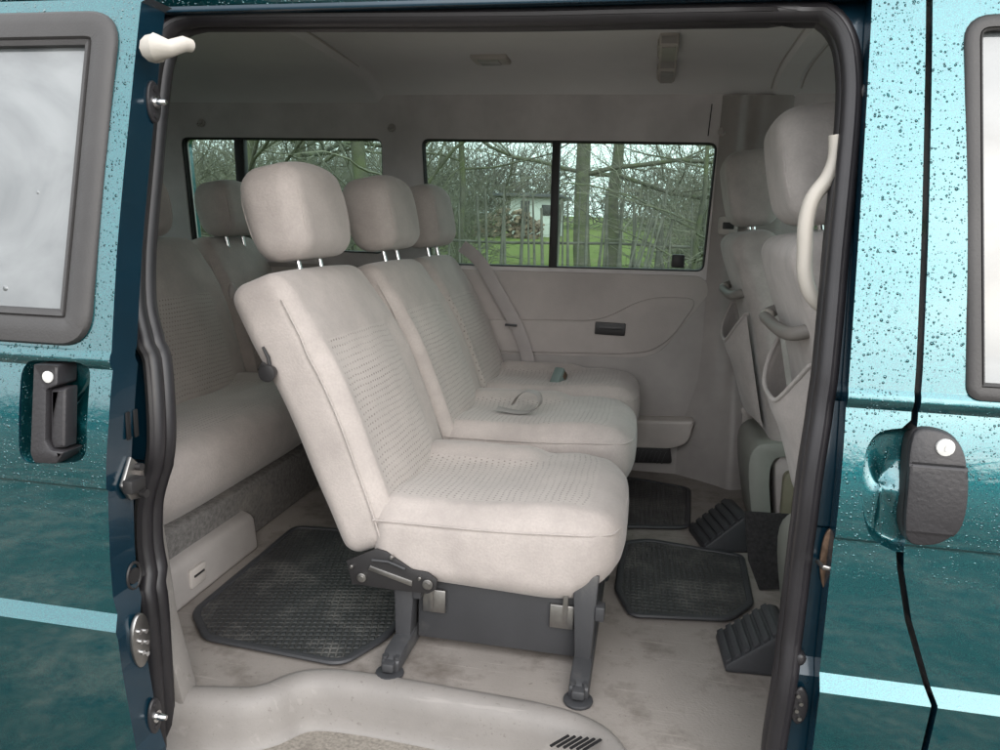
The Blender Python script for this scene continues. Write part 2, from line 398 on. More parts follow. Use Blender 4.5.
def sheet(name, outer, holes, prof, mat, par, thick=.01, sign=1, zlines=(), off=0.0, normal_exact=True, edge_mat=None):
    """skin in the (x,z) plane bent by y=prof(z); thick goes to +y*sign"""
    V, E = [], []
    def loop(pl):
        b0 = len(V)
        # refine long edges
        q = []
        for i in range(len(pl)):
            a, b = Vector(pl[i]), Vector(pl[(i + 1) % len(pl)]); m = max(1, int((b - a).length / .05))
            for k in range(m): q.append(a.lerp(b, k / m))
        V.extend(q); n = len(q)
        for i in range(n): E.append((b0 + i, b0 + (i + 1) % n))
    loop(outer)
    for h in holes: loop(h)
    xs = [p[0] for p in outer]; x0, x1 = min(xs) - .1, max(xs) + .1
    for z in zlines:
        b0 = len(V); m = 24
        for i in range(m + 1): V.append(Vector((x0 + (x1 - x0) * i / m, z)))
        for i in range(m): E.append((b0 + i, b0 + i + 1))
    r = delaunay_2d_cdt(V, E, [], 0, 1e-5)
    vs, fs = r[0], r[2]
    bm = bmesh.new(); front = [bm.verts.new((v.x, prof(v.y) + off, v.y)) for v in vs]
    keep = []
    for f in fs:
        c = sum((vs[i] for i in f), Vector((0, 0))) / len(f)
        if not inside(c, outer) or any(inside(c, h) for h in holes): continue
        keep.append(f)
    for f in keep:
        try: bm.faces.new([front[i] for i in f])
        except ValueError: pass
    bmesh.ops.delete(bm, geom=[v for v in bm.verts if not v.link_faces], context='VERTS')
    bmesh.ops.recalc_face_normals(bm, faces=bm.faces)
    av = sum((f.normal.y for f in bm.faces))
    if av * sign > 0: bmesh.ops.reverse_faces(bm, faces=bm.faces)
    nfront = len(bm.faces)
    if thick:
        g = bmesh.ops.extrude_face_region(bm, geom=bm.faces[:] + bm.edges[:] + bm.verts[:])
        # new geometry = back ; move it
        for e in g['geom']:
            if isinstance(e, bmesh.types.BMVert): e.co.y += thick * sign
    bmesh.ops.recalc_face_normals(bm, faces=bm.faces)
    me = bpy.data.meshes.new(name); bm.to_mesh(me); bm.free()
    me.materials.append(MAT[mat])
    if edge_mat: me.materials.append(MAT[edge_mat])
    for p in me.polygons: p.use_smooth = True
    if normal_exact:
        ln = [Vector((0, 0, 1))] * len(me.loops)
        for p in me.polygons:
            n = p.normal
            side = abs(n.x) > .05 or p.area < 1e-12
            zs = [me.vertices[i].co for i in p.vertices]
            # rim faces span front and back
            ys = [c.y - prof(c.z) - off for c in zs]
            rim = thick and (max(ys) - min(ys)) > abs(thick) * .5
            cz = sum(c.z for c in zs) / len(zs)
            if rim and edge_mat: p.material_index = 1  # rim faces carry their shade in the darker paint
            for li, vi in zip(p.loop_indices, p.vertices):
                if rim: ln[li] = n.copy(); continue
                z = me.vertices[vi].co.z; z = z + math.copysign(min(.002, abs(cz - z) * .5), cz - z)
                d = (prof(z + .001) - prof(z - .001)) / .002
                nn = Vector((0, -1, d)).normalized()
                if nn.dot(n) < 0: nn = -nn
                ln[li] = nn
        me.normals_split_custom_set([tuple(v) for v in ln])
    o = bpy.data.objects.new(name, me); C.objects.link(o); o.parent = par
    return o

def rbox(size, r, res=.02, fn=None, maskfn=None, uvfn=None):
    """rounded box as a fine welded grid, centred in x,y, deformable"""
    h = Vector(size) / 2; t = bmesh.new(); V = {}
    def axis(k):
        L = h[k]; n = max(2, int(round((2 * L - 2 * r) / res))); k4 = 5
        a = [-L + r * (1 - math.cos(math.pi / 2 * i / k4)) for i in range(k4)] if False else [-L + r * i / k4 for i in range(k4)]
        m = [-L + r + (2 * L - 2 * r) * i / n for i in range(n + 1)]
        return a + m + [-x for x in a[::-1]]
    A = [axis(k) for k in range(3)]
    def vert(p):
        key = tuple(round(c, 6) for c in p)
        if key not in V:
            q = Vector([max(-h[i] + r, min(h[i] - r, p[i])) for i in range(3)]); d = Vector(p) - q
            # even out the rounding
            w = Vector([math.tan(max(-1, min(1, d[i] / r)) * math.pi / 4) * r for i in range(3)])
            w = w.normalized() * r if w.length > 1e-9 else w
            V[key] = t.verts.new(q + w)
        return V[key]
    for ax in range(3):
        u, v = [(1, 2), (2, 0), (0, 1)][ax]
        for sgn in (-1, 1):
            for i in range(len(A[u]) - 1):
                for j in range(len(A[v]) - 1):
                    q = []
                    for (a, b) in ((i, j), (i + 1, j), (i + 1, j + 1), (i, j + 1)):
                        p = [0, 0, 0]; p[ax] = sgn * h[ax]; p[u] = A[u][a]; p[v] = A[v][b]; q.append(vert(p))
                    if sgn < 0: q = q[::-1]
                    t.faces.new(q)
    uvl = t.loops.layers.uv.new('uv')
    for f in t.faces:
        f.smooth = True
        c = f.calc_center_median()
        if maskfn: f.material_index = 1 if maskfn(c) else 0
        for l in f.loops: l[uvl].uv = uvfn(l.vert.co) if uvfn else (0, 0)
    if fn:
        new = {v: fn(v.co.copy()) for v in t.verts}
        for v, c in new.items(): v.co = c
    return t
def bm_obj(name, t, mats, par=None, M=None, ang=60):
    me = bpy.data.meshes.new(name); t.to_mesh(me); t.free()
    return link(name, me, mats, par, M, ang=ang)

def thing(name, label, cat, loc=(0, 0, 0), group=None, rz=0):
    o = bpy.data.objects.new(name, None); C.objects.link(o); o.location = loc; o.rotation_euler = (0, 0, rz)
    o.empty_display_size = .1
    o['label'] = label; o['category'] = cat
    if group: o['group'] = group
    return o
def tag(o, label, cat, group=None, kind=None):
    o['label'] = label
    if cat: o['category'] = cat
    if group: o['group'] = group
    if kind: o['kind'] = kind
    return o
def sm(a, b, x):
    t = max(0, min(1, (x - a) / (b - a))); return t * t * (3 - 2 * t)
T = Matrix.Translation
def RX(a): return Matrix.Rotation(R_(a), 4, 'X')
def RY(a): return Matrix.Rotation(R_(a), 4, 'Y')
def RZ(a): return Matrix.Rotation(R_(a), 4, 'Z')

GZ = -0.50      # ground below the cabin floor
# ------------------------------------------------------------------ ground
def ground():
    t = bmesh.new(); n = 60; V = []
    ax = [-400 * (1 - i / 30) ** 3 if i < 30 else 400 * ((i - 30) / 30) ** 3 for i in range(61)]
    for i, x in enumerate(ax):
        for y in ax:
            V.append(t.verts.new((x, y, GZ + .018 * max(0, y - 12) + (.04 * noise.noise(Vector((x * .4, y * .4, 0))) if abs(x) < 60 and abs(y) < 60 else 0))))
    for i in range(60):
        for j in range(60): t.faces.new((V[i * 61 + j], V[(i + 1) * 61 + j], V[(i + 1) * 61 + j + 1], V[i * 61 + j + 1]))
    o = bm_obj('ground', t, 'grass'); o['kind'] = 'structure'; o['label'] = 'muddy grass ground round the van with a bright green meadow behind'
ground()
# ------------------------------------------------------------------ the van
def yb(z):
    """outer side of the body: y over z (0 is the widest point of the near side)"""
    if z < .235: return .02 * ((.235 - z) / .6) ** 2
    if z < .258: return .014 * (z - .235) / .023
    if z < .4565: return .014 + .0085 * (z - .258) / .1985
    if z < .461: return .0225 - .0045 * (z - .4565) / .0045
    if z < .64: return .018 + .024 * ((z - .461) / .179) ** 2
    if z < .668: return .042 - .006 * math.sin((z - .64) / .028 * math.pi)
    q = z - .668
    return .042 + .18 * q + .08 * q * q + (1.2 * max(0, q - .5) ** 2)
ZL = [-.3, -.2, -.1, 0, .08, .15, .2, .235, .2465, .258, .30, .35, .40, .44, .452, .4565, .461, .466, .49, .52, .55, .58, .61, .64, .647, .654, .661, .668, .70, .75, .8, .87, .94, 1.01, 1.08, 1.14, 1.2]
van = thing('van', 'dark teal metallic van seen through its open sliding side door, wet with raindrops', 'van', (0, 0, GZ))
vbase = Matrix.Translation((0, 0, 0))
class Fix:                       # parts are given in cabin coordinates; the van's empty stands on the ground
    pass
def P(o, par=None):
    """hang a part built in cabin coordinates under the van"""
    o.parent = par or van
    if (par or van) is van: o.matrix_parent_inverse = Matrix.Translation((0, 0, -GZ))
    return o

seal_px = [(800, 12), (828, 16), (845, 38), (851, 70), (851, 110), (845, 180), (838, 250), (832, 320), (823, 400), (811, 480), (801, 560), (791, 640), (776, 745)]
seal_pl = [(159, 745), (157, 700), (154, 650), (150, 600), (146, 550), (145, 515), (147, 497), (152, 478), (157, 455), (158, 425), (156, 385), (151, 352), (143, 328), (138, 300), (138, 250), (145, 170), (151, 100), (157, 58), (168, 32), (190, 20), (240, 18), (500, 17), (650, 14)]
def sp_(u, v, off=.04):
    p = at_prof(u, v, yb, off); return Vector((p.x, p.z))
pr = [sp_(*q) for q in seal_px]; plx = [sp_(*q) for q in seal_pl]
open2d = pr + [Vector((pr[-1].x + .003, .05)), Vector((pr[-1].x, -.10)), Vector((pr[-1].x - .05, -.17)), Vector((-.70, -.17)), Vector((plx[0].x, -.12))] + plx
opening = [(p.x, p.y) for p in catmull([(p.x, p.y, 0) for p in open2d], 4, True)]

# inner side frame (jamb) with the door opening and, further back, the rear side window
hole_r = [(-2.0, .72), (-1.05, .72), (-1.0, 1.12), (-1.98, 1.12)]
jamb = sheet('side_frame', [(-2.35, -.32), (.33, -.32), (.30, 1.2), (-2.35, 1.2)], [opening, round_poly(hole_r, .05)], yb, 'shadepaint', None, thick=.03, zlines=ZL, off=.04); P(jamb)
o3 = [Vector((x, yb(z) + .036, z)) for x, z in opening]
o3 = [p for i, p in enumerate(o3) if (p - o3[i - 1]).length > .004]
b = B().tube(o3, .0150, 12, True, flat=(.0150, .016, (0, 1, 0))); b.tube([p + Vector((0, .026, 0)) for p in o3], .017, 10, True)
cx, cz = -.27, .5
b.tube([Vector((p.x + (cx - p.x) * .0 , p.y - .012, p.z)) for p in o3], .0055, 6, True)
seal = P(b.add('door_seal', 'seal'))

# skin behind the open sliding door, the pillar panel, the front door and the sill
gap_px = [(926, 0), (921, 250), (916, 370), (911, 420), (904, 470), (899, 520), (897, 568), (905, 620), (922, 680), (931, 705), (921, 750)]
gp = [at_prof(u, v, yb) for u, v in gap_px]; gp = [(p.x, p.z) for p in gp]
gp = [(gp[0][0] - .004, 1.2)] + gp + [(gp[-1][0] - .05, -.05), (gp[-1][0] - .06, -.32)]
cup_px = [(902, 428), (880, 432), (868, 446), (863, 470), (862, 500), (866, 526), (876, 542), (896, 552)]
cp = [at_prof(u, v, yb) for u, v in cup_px]; cp = [(p.x, p.z) for p in cp]
lo = [q for q in gp if q[1] < cp[-1][1] - .004]; hi = [q for q in gp if q[1] > cp[0][1] + .004]
cpm = [(p[0], p[1]) for p in catmull([(a, b_, 0) for a, b_ in cp], 4)]
pil = sheet('pillar_panel', hi + cpm + lo + [(.272, -.32), (.272, 1.2)], [], yb, 'paint', None, thick=.035, zlines=ZL, edge_mat='shadepaint'); P(pil)
def bowl(name, poly, depth, par, mat='paint', rim=.012, prof=yb, off=0.0):
    c = sum((Vector(p) for p in poly), Vector((0, 0))) / len(poly); t = bmesh.new(); rings = []
    for s, d in ((1.0, 0), (.992, .06), (.975, .28), (.945, .62), (.915, .86), (.88, .97), (.84, 1.0), (.80, 1.0), (.76, 1.0), (.70, 1.0), (.55, 1.0), (.35, 1.0), (.15, 1.0), (0.02, 1.0)):
        rings.append([t.verts.new((c.x + (p[0] - c.x) * s, prof(p[1]) + off + .002 + depth * d, c.y + (p[1] - c.y) * s)) for p in poly])
    n = len(poly)
    for a, b_ in zip(rings, rings[1:]):
        for i in range(n): t.faces.new((a[i], a[(i + 1) % n], b_[(i + 1) % n], b_[i]))
    t.faces.new(rings[-1])
    bmesh.ops.recalc_face_normals(t, faces=t.faces)
    return bm_obj(name, t, mat, None, ang=80)
cfull = cpm + [(cp[-1][0] + .05, cp[-1][1]), (cp[-1][0] + .09, cp[-1][1] + .05), (cp[0][0] + .07, cp[0][1] - .05), (cp[0][0] + .04, cp[0][1])]
cfull = [(x, z) for x, z in cfull]
P(bowl('grip_recess', [(p[0], p[1]) for p in cfull], .015, None))

dgap = .0085
fd_out = [(x + dgap, z) for x, z in gp] + [(1.32, -.32), (1.32, 1.2)]
wl = at_prof(969, 5, yb).x; wl2 = at_prof(971, 398, yb)
fwin = [(wl2.x, wl2.z + .004), (1.25, wl2.z + .004), (1.15, 1.16), (wl, 1.16)]
fdoor = sheet('front_door', fd_out[::1], [round_poly(fwin, [.012, .04, .04, .03])], yb, 'paint', None, thick=.035, zlines=ZL, edge_mat='shadepaint'); P(fdoor)
fdoor['label'] = 'closed wet teal front door'
fw_r = round_poly(fwin, [.012, .04, .04, .03])
def frame_tube(poly, r1, r2, off, n=10):
    pts = [Vector((x, yb(z) + off, z)) for x, z in poly]
    return B().tube(pts, r1, n, True, flat=(r1, r2, (0, 1, 0)))
def ring2d(poly, d):
    poly = [tuple(p) for i, p in enumerate(poly) if (Vector(p) - Vector(poly[i - 1])).length > 1e-5]
    """offset polygon inwards by d"""
    out = []; n = len(poly); ar = sum(poly[i][0] * poly[(i + 1) % n][1] - poly[(i + 1) % n][0] * poly[i][1] for i in range(n))
    sg = 1 if ar > 0 else -1
    for i in range(n):
        a = Vector(poly[i - 1]); c = Vector(poly[(i + 1) % n]); t = (c - a).normalized(); nn = Vector((-t.y, t.x)) * sg
        out.append((poly[i][0] + nn.x * d, poly[i][1] + nn.y * d))
    return out
def winframe(name, poly, width, off, mat, prof=yb, proud=.006, depth=.02):
    """flat rubber surround with a rounded inner lip"""
    t = bmesh.new(); n = len(poly); R = []
    for d, y in ((-.006, depth), (-.006, -proud * .4), (-.002, -proud), (width * .3, -proud * 1.15), (width * .7, -proud), (width * .78, -proud * .5), (width * .82, -proud * 1.0), (width * .97, -proud * .7), (width, 0), (width, depth)):
        q = ring2d(poly, d); R.append([t.verts.new((x, prof(z) + off + y, z)) for x, z in q])
    for a, b_ in zip(R, R[1:]):
        for i in range(n): t.faces.new((a[i], a[(i + 1) % n], b_[(i + 1) % n], b_[i]))
    bmesh.ops.recalc_face_normals(t, faces=t.faces)
    return bm_obj(name, t, mat, None, ang=50)
def pane(name, poly, off, mat, prof=yb, th=.004, inset=0):
    q = ring2d(poly, inset)
    return sheet(name, [tuple(p) for p in q], [], prof, mat, None, thick=th, zlines=[.7, .8, .9, 1.0, 1.1], off=off)
w = pane('window', fw_r, .006, 'fog'); w.parent = fdoor
w = winframe('window_frame', [tuple(p) for p in fw_r], .016, 0, 'frame'); w.parent = fdoor

# door handle, lock and flap of the front door
hp = [(916, 428), (938, 429), (954, 438), (963, 456), (965, 485), (962, 512), (954, 530), (937, 541), (918, 543), (906, 538), (902, 520), (905, 480), (908, 445)]
h2 = [(at_prof(u, v, yb).x, at_prof(u, v, yb).z) for u, v in hp]
h2 = [(p[0], p[1]) for p in catmull([(a, b_, 0) for a, b_ in h2], 4, True)]
def cap(t, ring):
    V = [Vector((v.co.x, v.co.z)) for v in ring]; n = len(V)
    r = delaunay_2d_cdt(V, [(i, (i + 1) % n) for i in range(n)], [], 1, 1e-7)
    ys = [v.co.y for v in ring]; idx = []
    for k, o in enumerate(r[3]):
        if o: idx.append(o[0]); continue
        j = min(range(n), key=lambda q: (V[q] - r[0][k]).length)
        ring = ring + [t.verts.new((r[0][k].x, ys[j], r[0][k].y))]; idx.append(len(ring) - 1)
    for f in r[2]:
        try: t.faces.new([ring[idx[i]] for i in f])
        except ValueError: pass
def slab(poly, y0, y1, prof=yb, off=0, r=.004):
    """rounded slab standing proud of the body"""
    poly = [tuple(p) for i, p in enumerate(poly) if (Vector(p) - Vector(poly[i - 1])).length > 1e-5]
    t = bmesh.new(); n = len(poly); R = []
    for d, y in ((0, y1), (0, y0 + r), (r * .3, y0 + r * .3), (r, y0)):
        q = ring2d(poly, d); R.append([t.verts.new((x, prof(z) + off + y, z)) for x, z in q])
    for a, b_ in zip(R, R[1:]):
        for i in range(n): t.faces.new((a[i], a[(i + 1) % n], b_[(i + 1) % n], b_[i]))
    cap(t, R[-1]); cap(t, R[0]); bmesh.ops.recalc_face_normals(t, faces=t.faces); return t
hb = B(); hb.merge(slab(ring2d(h2, -.001), -.004, .02, r=.004)); h0 = hb.add('handle', 'blackp'); h0.parent = fdoor
zt, zb_ = at_prof(935, 462, yb).z, at_prof(935, 533, yb).z
def clip_z(poly, lo_, hi_):
    out = []
    n = len(poly)
    for i in range(n):
        a, c = poly[i], poly[(i + 1) % n]
        if lo_ <= a[1] <= hi_: out.append(a)
        for L in ((lo_, hi_) if a[1] < c[1] else (hi_, lo_)):
            if (a[1] - L) * (c[1] - L) < 0:
                t = (L - a[1]) / (c[1] - a[1]); out.append((a[0] + (c[0] - a[0]) * t, L))
    return out
hb = B(); hb.merge(slab(h2, -.011, .0, r=.004)); hbo = hb.add('handle_body', 'handle'); hbo.parent = fdoor
for zz in (zt,):
    row = [x for x, z in h2 if abs(z - zz) < .012]
    o = B().box((min(row) + .004, yb(zz) - .0125, zz - .0009), (max(row) - .004, yb(zz) - .005, zz + .0009)).add('handle_groove', 'black'); o.parent = hbo
mid = clip_z(h2, zb_ + .001, zt - .001); mid = [(x if x > .352 else max(x, .352), z) for x, z in mid]
hb = B(); hb.merge(slab(mid, -.0145, .0, r=.004)); o = hb.add('handle_flap', 'handle'); o.parent = fdoor
lk = at_prof(942, 445, yb); o = B().cyl((lk.x, lk.y - .012, lk.z), (0, 1, 0), .0115, .006, 24, bev=.001).box((lk.x - .001, lk.y - .0165, lk.z - .004), (lk.x + .001, lk.y - .0145, lk.z + .004)).add('lock', 'lockw'); o.parent = fdoor

# roof, front end, rear end and far side outer skin
RT = 1.36
def roof_z(y): s = (y - .92) / .80; return 1.445 - .11 * s * s - .06 * s ** 8
t = bmesh.new(); rows = []
ys = [.16 + (1.52) * i / 24 for i in range(25)]
for x in (-2.4, -2.0, -1, 0, 1.0, 1.35): rows.append([t.verts.new((x, y, roof_z(y))) for y in ys])
for a, b_ in zip(rows, rows[1:]):
    for i in range(24): t.faces.new((a[i], a[i + 1], b_[i + 1], b_[i]))
bmesh.ops.recalc_face_normals(t, faces=t.faces)
g = bmesh.ops.extrude_face_region(t, geom=t.faces[:] + t.edges[:] + t.verts[:])
for e in g['geom']:
    if isinstance(e, bmesh.types.BMVert): e.co.z -= .02
bmesh.ops.recalc_face_normals(t, faces=t.faces)
P(bm_obj('roof', t, 'paint'))
def yc(z): return yb(1.2) + .04 + (z - 1.2) * .12
P(B().prism([(-2.4, yb(1.2) + .0, 1.2), (-2.4, .125, 1.262), (-2.4, .16, 1.33), (-2.4, .25, 1.33), (-2.4, .25, 1.2)], (3.75, 0, 0), .008).add('roof_rail', 'paint'))
P(B().box((-2.3, yb(1.2) - .002, 1.196), (.27, yb(1.2) + .04, 1.206), .002).add('slide_track', 'shadepaint'))

# ceiling
def ceil_z(y):
    s = (y - .90) / .74; return 1.372 - .020 * s * s - .062 * min(1.25, abs(s)) ** 11
t = bmesh.new(); rows = []
xs = [-2.36 + 3.66 * i / 110 for i in range(111)]; ys = [.14 + 1.54 * i / 40 for i in range(41)]
def ceil_full(x, y):
    z = ceil_z(y)
    z -= .022 * sm(-.955, -.985, x) if True else 0
    z -= .010 * (sm(.335, .345, x) - sm(.405, .415, x))
    z += .004 * noise.noise(Vector((x * 1.5, y * 1.5, 3)))
    return z
xs = sorted(set([round(x, 4) for x in xs] + [-.987, -.98, -.97, -.96, -.953, .333, .339, .345, .403, .410, .416]))
for x in xs: rows.append([t.verts.new((x, y, ceil_full(x, y))) for y in ys])
for a, b_ in zip(rows, rows[1:]):
    for i in range(40): t.faces.new((a[i], a[i + 1], b_[i + 1], b_[i]))
g = bmesh.ops.extrude_face_region(t, geom=t.faces[:] + t.edges[:] + t.verts[:])
for e in g['geom']:
    if isinstance(e, bmesh.types.BMVert): e.co.z += .012
bmesh.ops.recalc_face_normals(t, faces=t.faces)
ceiling = P(bm_obj('ceiling', t, 'liner', ang=30))
# seams on the ceiling
for x in (.33, .42): P(B().tube([(x, y, ceil_full(x, y) - .001) for y in ys[2:-2]], .0025, 6).add('ceiling_seam', 'trimd'))
b = B()
b.tube([(-.968 + .05 * ((1.6 - y) / 1.2) ** 2, y, ceil_full(-.95, y) - .004) for y in ys[4:-4]], .003, 6)
P(b.add('ceiling_seam', 'trimd'))

# far wall (inner)
def yf(z): return 1.70 - max(0, z - .70) * .13 - .0
def fp(u, v):
    p = at_prof(u, v, yf); return (p.x, p.z)
w1 = [fp(180, 137), fp(382, 138.5), fp(384, 254), fp(192, 246)]
w2 = [fp(421, 138.5), fp(718, 142.5), fp(704, 272), fp(428, 264.5)]
w3 = [(.50, .73), (1.22, .73), (1.05, 1.17), (.46, 1.17)]
W1, W2, W3 = round_poly(w1, .03), round_poly(w2, .028), round_poly(w3, .03)
wz = [0, .3, .5, .7, .8, 1.0, 1.17]
far = sheet('side_wall', [(-2.36, -.02), (1.32, -.02), (1.32, 1.32), (-2.36, 1.32)], [[tuple(p) for p in W1], [tuple(p) for p in W2], [tuple(p) for p in W3]], yf, 'walltop', None, thick=.05, zlines=wz); P(far)
# outer skin of far side
P(sheet('far_side_skin', [(-2.4, -.32), (1.35, -.32), (1.35, 1.34), (-2.4, 1.34)], [[tuple(p) for p in ring2d([tuple(q) for q in W_], -.012)] for W_ in (W1, W2, W3)], lambda z: yf(z) + .06, 'paint', None, thick=.03, zlines=wz))
for W_ in (W1, W2, W3):
    poly = [tuple(p) for p in W_]
    g_ = P(pane('side_window', ring2d(poly, -.01), .035, 'glass', yf))
    fr = B().tube([Vector((x, yf(z) + .012, z)) for x, z in poly], .006, 8, True).tube([Vector((x, yf(z) + .03, z)) for x, z in ring2d(poly, -.001)], .008, 8, True).add('window_frame', 'blackp')
    fr.parent = g_; fr.matrix_parent_inverse = Matrix()
    if W_ is W2:
        a, c = at_prof(556, 140, yf), at_prof(552, 268, yf)
        o = B().prism([(a.x - .014, a.y + .008, a.z + .015), (a.x + .014, a.y + .008, a.z + .015), (c.x + .014, c.y + .008, c.z - .015), (c.x - .014, c.y + .008, c.z - .015)], (0, .03, 0), .003).add('divider_bar', 'blackp'); o.parent = g_
        q = at_prof(678, 262, yf)
        o = B().box((q.x - .022, q.y - .005, q.z - .02), (q.x + .022, q.y + .02, q.z + .026), .006).add('window_latch', 'blackp'); o.parent = g_
    if W_ is W1:
        a, c = at_prof(237, 138, yf), at_prof(243, 250, yf)
        o = B().prism([(a.x - .02, a.y + .008, a.z + .015), (a.x + .02, a.y + .008, a.z + .015), (c.x + .016, c.y + .008, c.z - .015), (c.x - .016, c.y + .008, c.z - .015)], (0, .03, 0), .003).add('divider_bar', 'blackp'); o.parent = g_

# cloth insert, lower trim, pocket, vent, ashtray on the far wall
def fpoly(px, off=0): return [(at_prof(u, v, yf, off).x, at_prof(u, v, yf, off).z) for u, v in px]
ins = fpoly([(430, 268), (702, 276), (712, 290), (690, 318), (660, 353), (640, 358), (430, 352)])
ins = [(ins[0][0], ins[0][1])] + ins[1:]
ins = [tuple(p) for p in round_poly(ins, [.02, .03, .03, .06, .06, .06, .02])]
b = B(); b.merge(slab(ins, -.008, .01, yf, 0, .006)); P(b.add('cloth_panel', 'panelfab'))
ins2 = fpoly([(585, 322), (620, 318), (645, 300), (668, 297), (712, 299), (690, 335), (662, 353), (585, 352)])
b = B(); b.merge(slab([tuple(p) for p in round_poly([ (-1.9, .30), (-1.9, .69), (-.93, .69), (-.93, .30)], .03)], -.008, .01, yf, 0, .006)); P(b.add('cloth_panel', 'panelfab'))
# armrest swelling
arm = [fp(u, v) for u, v in [(430, 318), (600, 320), (640, 300), (662, 296), (700, 298), (672, 338), (650, 352), (620, 354), (430, 350)]]
b = B(); b.merge(slab([tuple(p) for p in round_poly(arm, [.02, .06, .06, .06, .05, .05, .04, .04, .02])], -.018, .0, yf, 0, .010)); P(b.add('armrest_panel', 'panelfab'))
q = [fp(u, v) for u, v in [(596, 321), (626, 323), (625, 335), (595, 333)]]
b = B(); b.merge(slab([tuple(p) for p in round_poly(q, .004)], -.030, 0, yf, 0, .002)); ash = P(b.add('ashtray', 'blackp'))
q = [fp(u, v) for u, v in [(600, 325), (622, 326), (621, 329), (600, 328)]]
b = B(); b.merge(slab([tuple(p) for p in q], -.033, -.02, yf, 0, .001)); o = b.add('ashtray_lid', 'handle'); o.parent = ash
# lower plastic
P(sheet('lower_trim', [(-2.2, -.01), (.21, -.01), (.21, .705), (-2.2, .705)], [], lambda z: 1.695, 'trimk', None, thick=.004))
q = [fp(u, v) for u, v in [(560, 414), (694, 416), (688, 438), (672, 444), (560, 440)]]
b = B(); b.merge(slab([tuple(p) for p in round_poly(q, [.01, .012, .03, .03, .01])], -.075, -.0, yf, 0, .012)); P(b.add('door_pocket', 'trim'))
q = [fp(u, v) for u, v in [(600, 443), (670, 445), (672, 462), (600, 460)]]
b = B(); b.merge(slab([tuple(p) for p in round_poly(q, .012)], -.022, -.0, yf, 0, .003)); vent = P(b.add('floor_vent', 'blackp'))
b = B(); x0 = q[0][0]
for k in range(14):
    x = x0 + .01 + k * .0165
    if x < q[1][0] - .02: b.prism([(x, 1.675, q[3][1] + .014), (x + .004, 1.675, q[3][1] + .014), (x + .018, 1.675, q[0][1] - .006), (x + .014, 1.675, q[0][1] - .006)], (0, -.004, 0))
o = b.add('vent_slats', 'handle'); o.parent = vent
# pillar trim at the far side with its foot bulge
def pil_x(z): return None
t = bmesh.new(); rows = []
for z in [0, .03, .08, .14, .2, .28, .36, .45, .55, .65, .72, .8, .95, 1.1, 1.3]:
    yy = yf(z); bul = .09 * sm(.50, .12, z) + .03 - .022 * sm(.7, .95, z)
    xa = .205 - .06 * sm(.42, .1, z); xm = .30; xb = .40 + .0 * z
    prof_ = [(xa - .02, yy - .002), (xa, yy - .014), (xa + (xm - xa) * .35, yy - .02 - bul * .25), (xm - .03, yy - bul * .85), (xm, yy - bul - .01), (xm + .03, yy - bul - .005), (xb, yy - bul * .7), (xb + .015, yy + .03)]
    cc = catmull([(a, c_, z) for a, c_ in prof_], 4); rows.append([t.verts.new(p) for p in cc])
for a, b_ in zip(rows, rows[1:]):
    for i in range(len(a) - 1): t.faces.new((a[i], a[i + 1], b_[i + 1], b_[i]))
g = bmesh.ops.extrude_face_region(t, geom=t.faces[:] + t.edges[:] + t.verts[:])
for e in g['geom']:
    if isinstance(e, bmesh.types.BMVert): e.co.y += .008
bmesh.ops.recalc_face_normals(t, faces=t.faces)
P(bm_obj('pillar_trim', t, 'trimk', ang=60))
# header strip over the windows and the pillar between the two windows
for (u, v) in ((392, 128), (722, 132), (202, 123)):
    q = at_prof(u, v, yf); hk = B().cyl((q.x, q.y - .004, q.z), (0, 1, 0), .014, .01, 20, bev=.002).tube([(q.x - .008, q.y - .01, q.z), (q.x - .008, q.y - .022, q.z - .008), (q.x, q.y - .026, q.z - .014), (q.x + .008, q.y - .022, q.z - .008), (q.x + .008, q.y - .01, q.z)], .0025, 6)
    P(hk.add('coat_hook', 'trimd'))
# pillar seams
b = B()
for u in (712, 740):
    a = at_prof(u, 104, yf); c = at_prof(u - 4, 136, yf); P(B().tube([(a.x, a.y - .001, a.z), (c.x, c.y - .001, c.z)], .0016, 6).add('trim_seam', 'black'))

# floor, sill and step well
def on_z(u, v, z): p = at(u, v, z=z); return (p.x, p.y)
edge = [(-.84, .095), (-.80, .112), (-.72, .13), (-.69, .137), (-.665, .155), (-.645, .185), (-.615, .212), (-.57, .228), (-.50, .233), (-.42, .232), (-.30, .226), (-.15, .218), (-.07, .200), (-.02, .168), (.01, .12), (.03, .06)]
edge = [(p[0], p[1]) for p in catmull([(a, c_, 0) for a, c_ in edge], 3)]
def floor_sheet():
    V = []; E_ = []
    out = [(.95, .03)] + [(.95, 1.72), (-2.36, 1.72), (-2.36, .095)] + edge
    for i in range(len(out)):
        a, c_ = Vector(out[i]), Vector(out[(i + 1) % len(out)]); m = max(1, int((c_ - a).length / .15))
        for k in range(m): V.append(a.lerp(c_, k / m))
    E_ = [(i, (i + 1) % len(V)) for i in range(len(V))]
    r = delaunay_2d_cdt(V, E_, [], 1, 1e-5)
    t = bmesh.new(); vv = [t.verts.new((v.x, v.y, 0)) for v in r[0]]
    for f in r[2]: t.faces.new([vv[i] for i in f])
    g = bmesh.ops.extrude_face_region(t, geom=t.faces[:] + t.edges[:] + t.verts[:])
    for e in g['geom']:
        if isinstance(e, bmesh.types.BMVert): e.co.z -= .03
    bmesh.ops.recalc_face_normals(t, faces=t.faces)
    return P(bm_obj('floor', t, 'floor'))
floor_sheet()
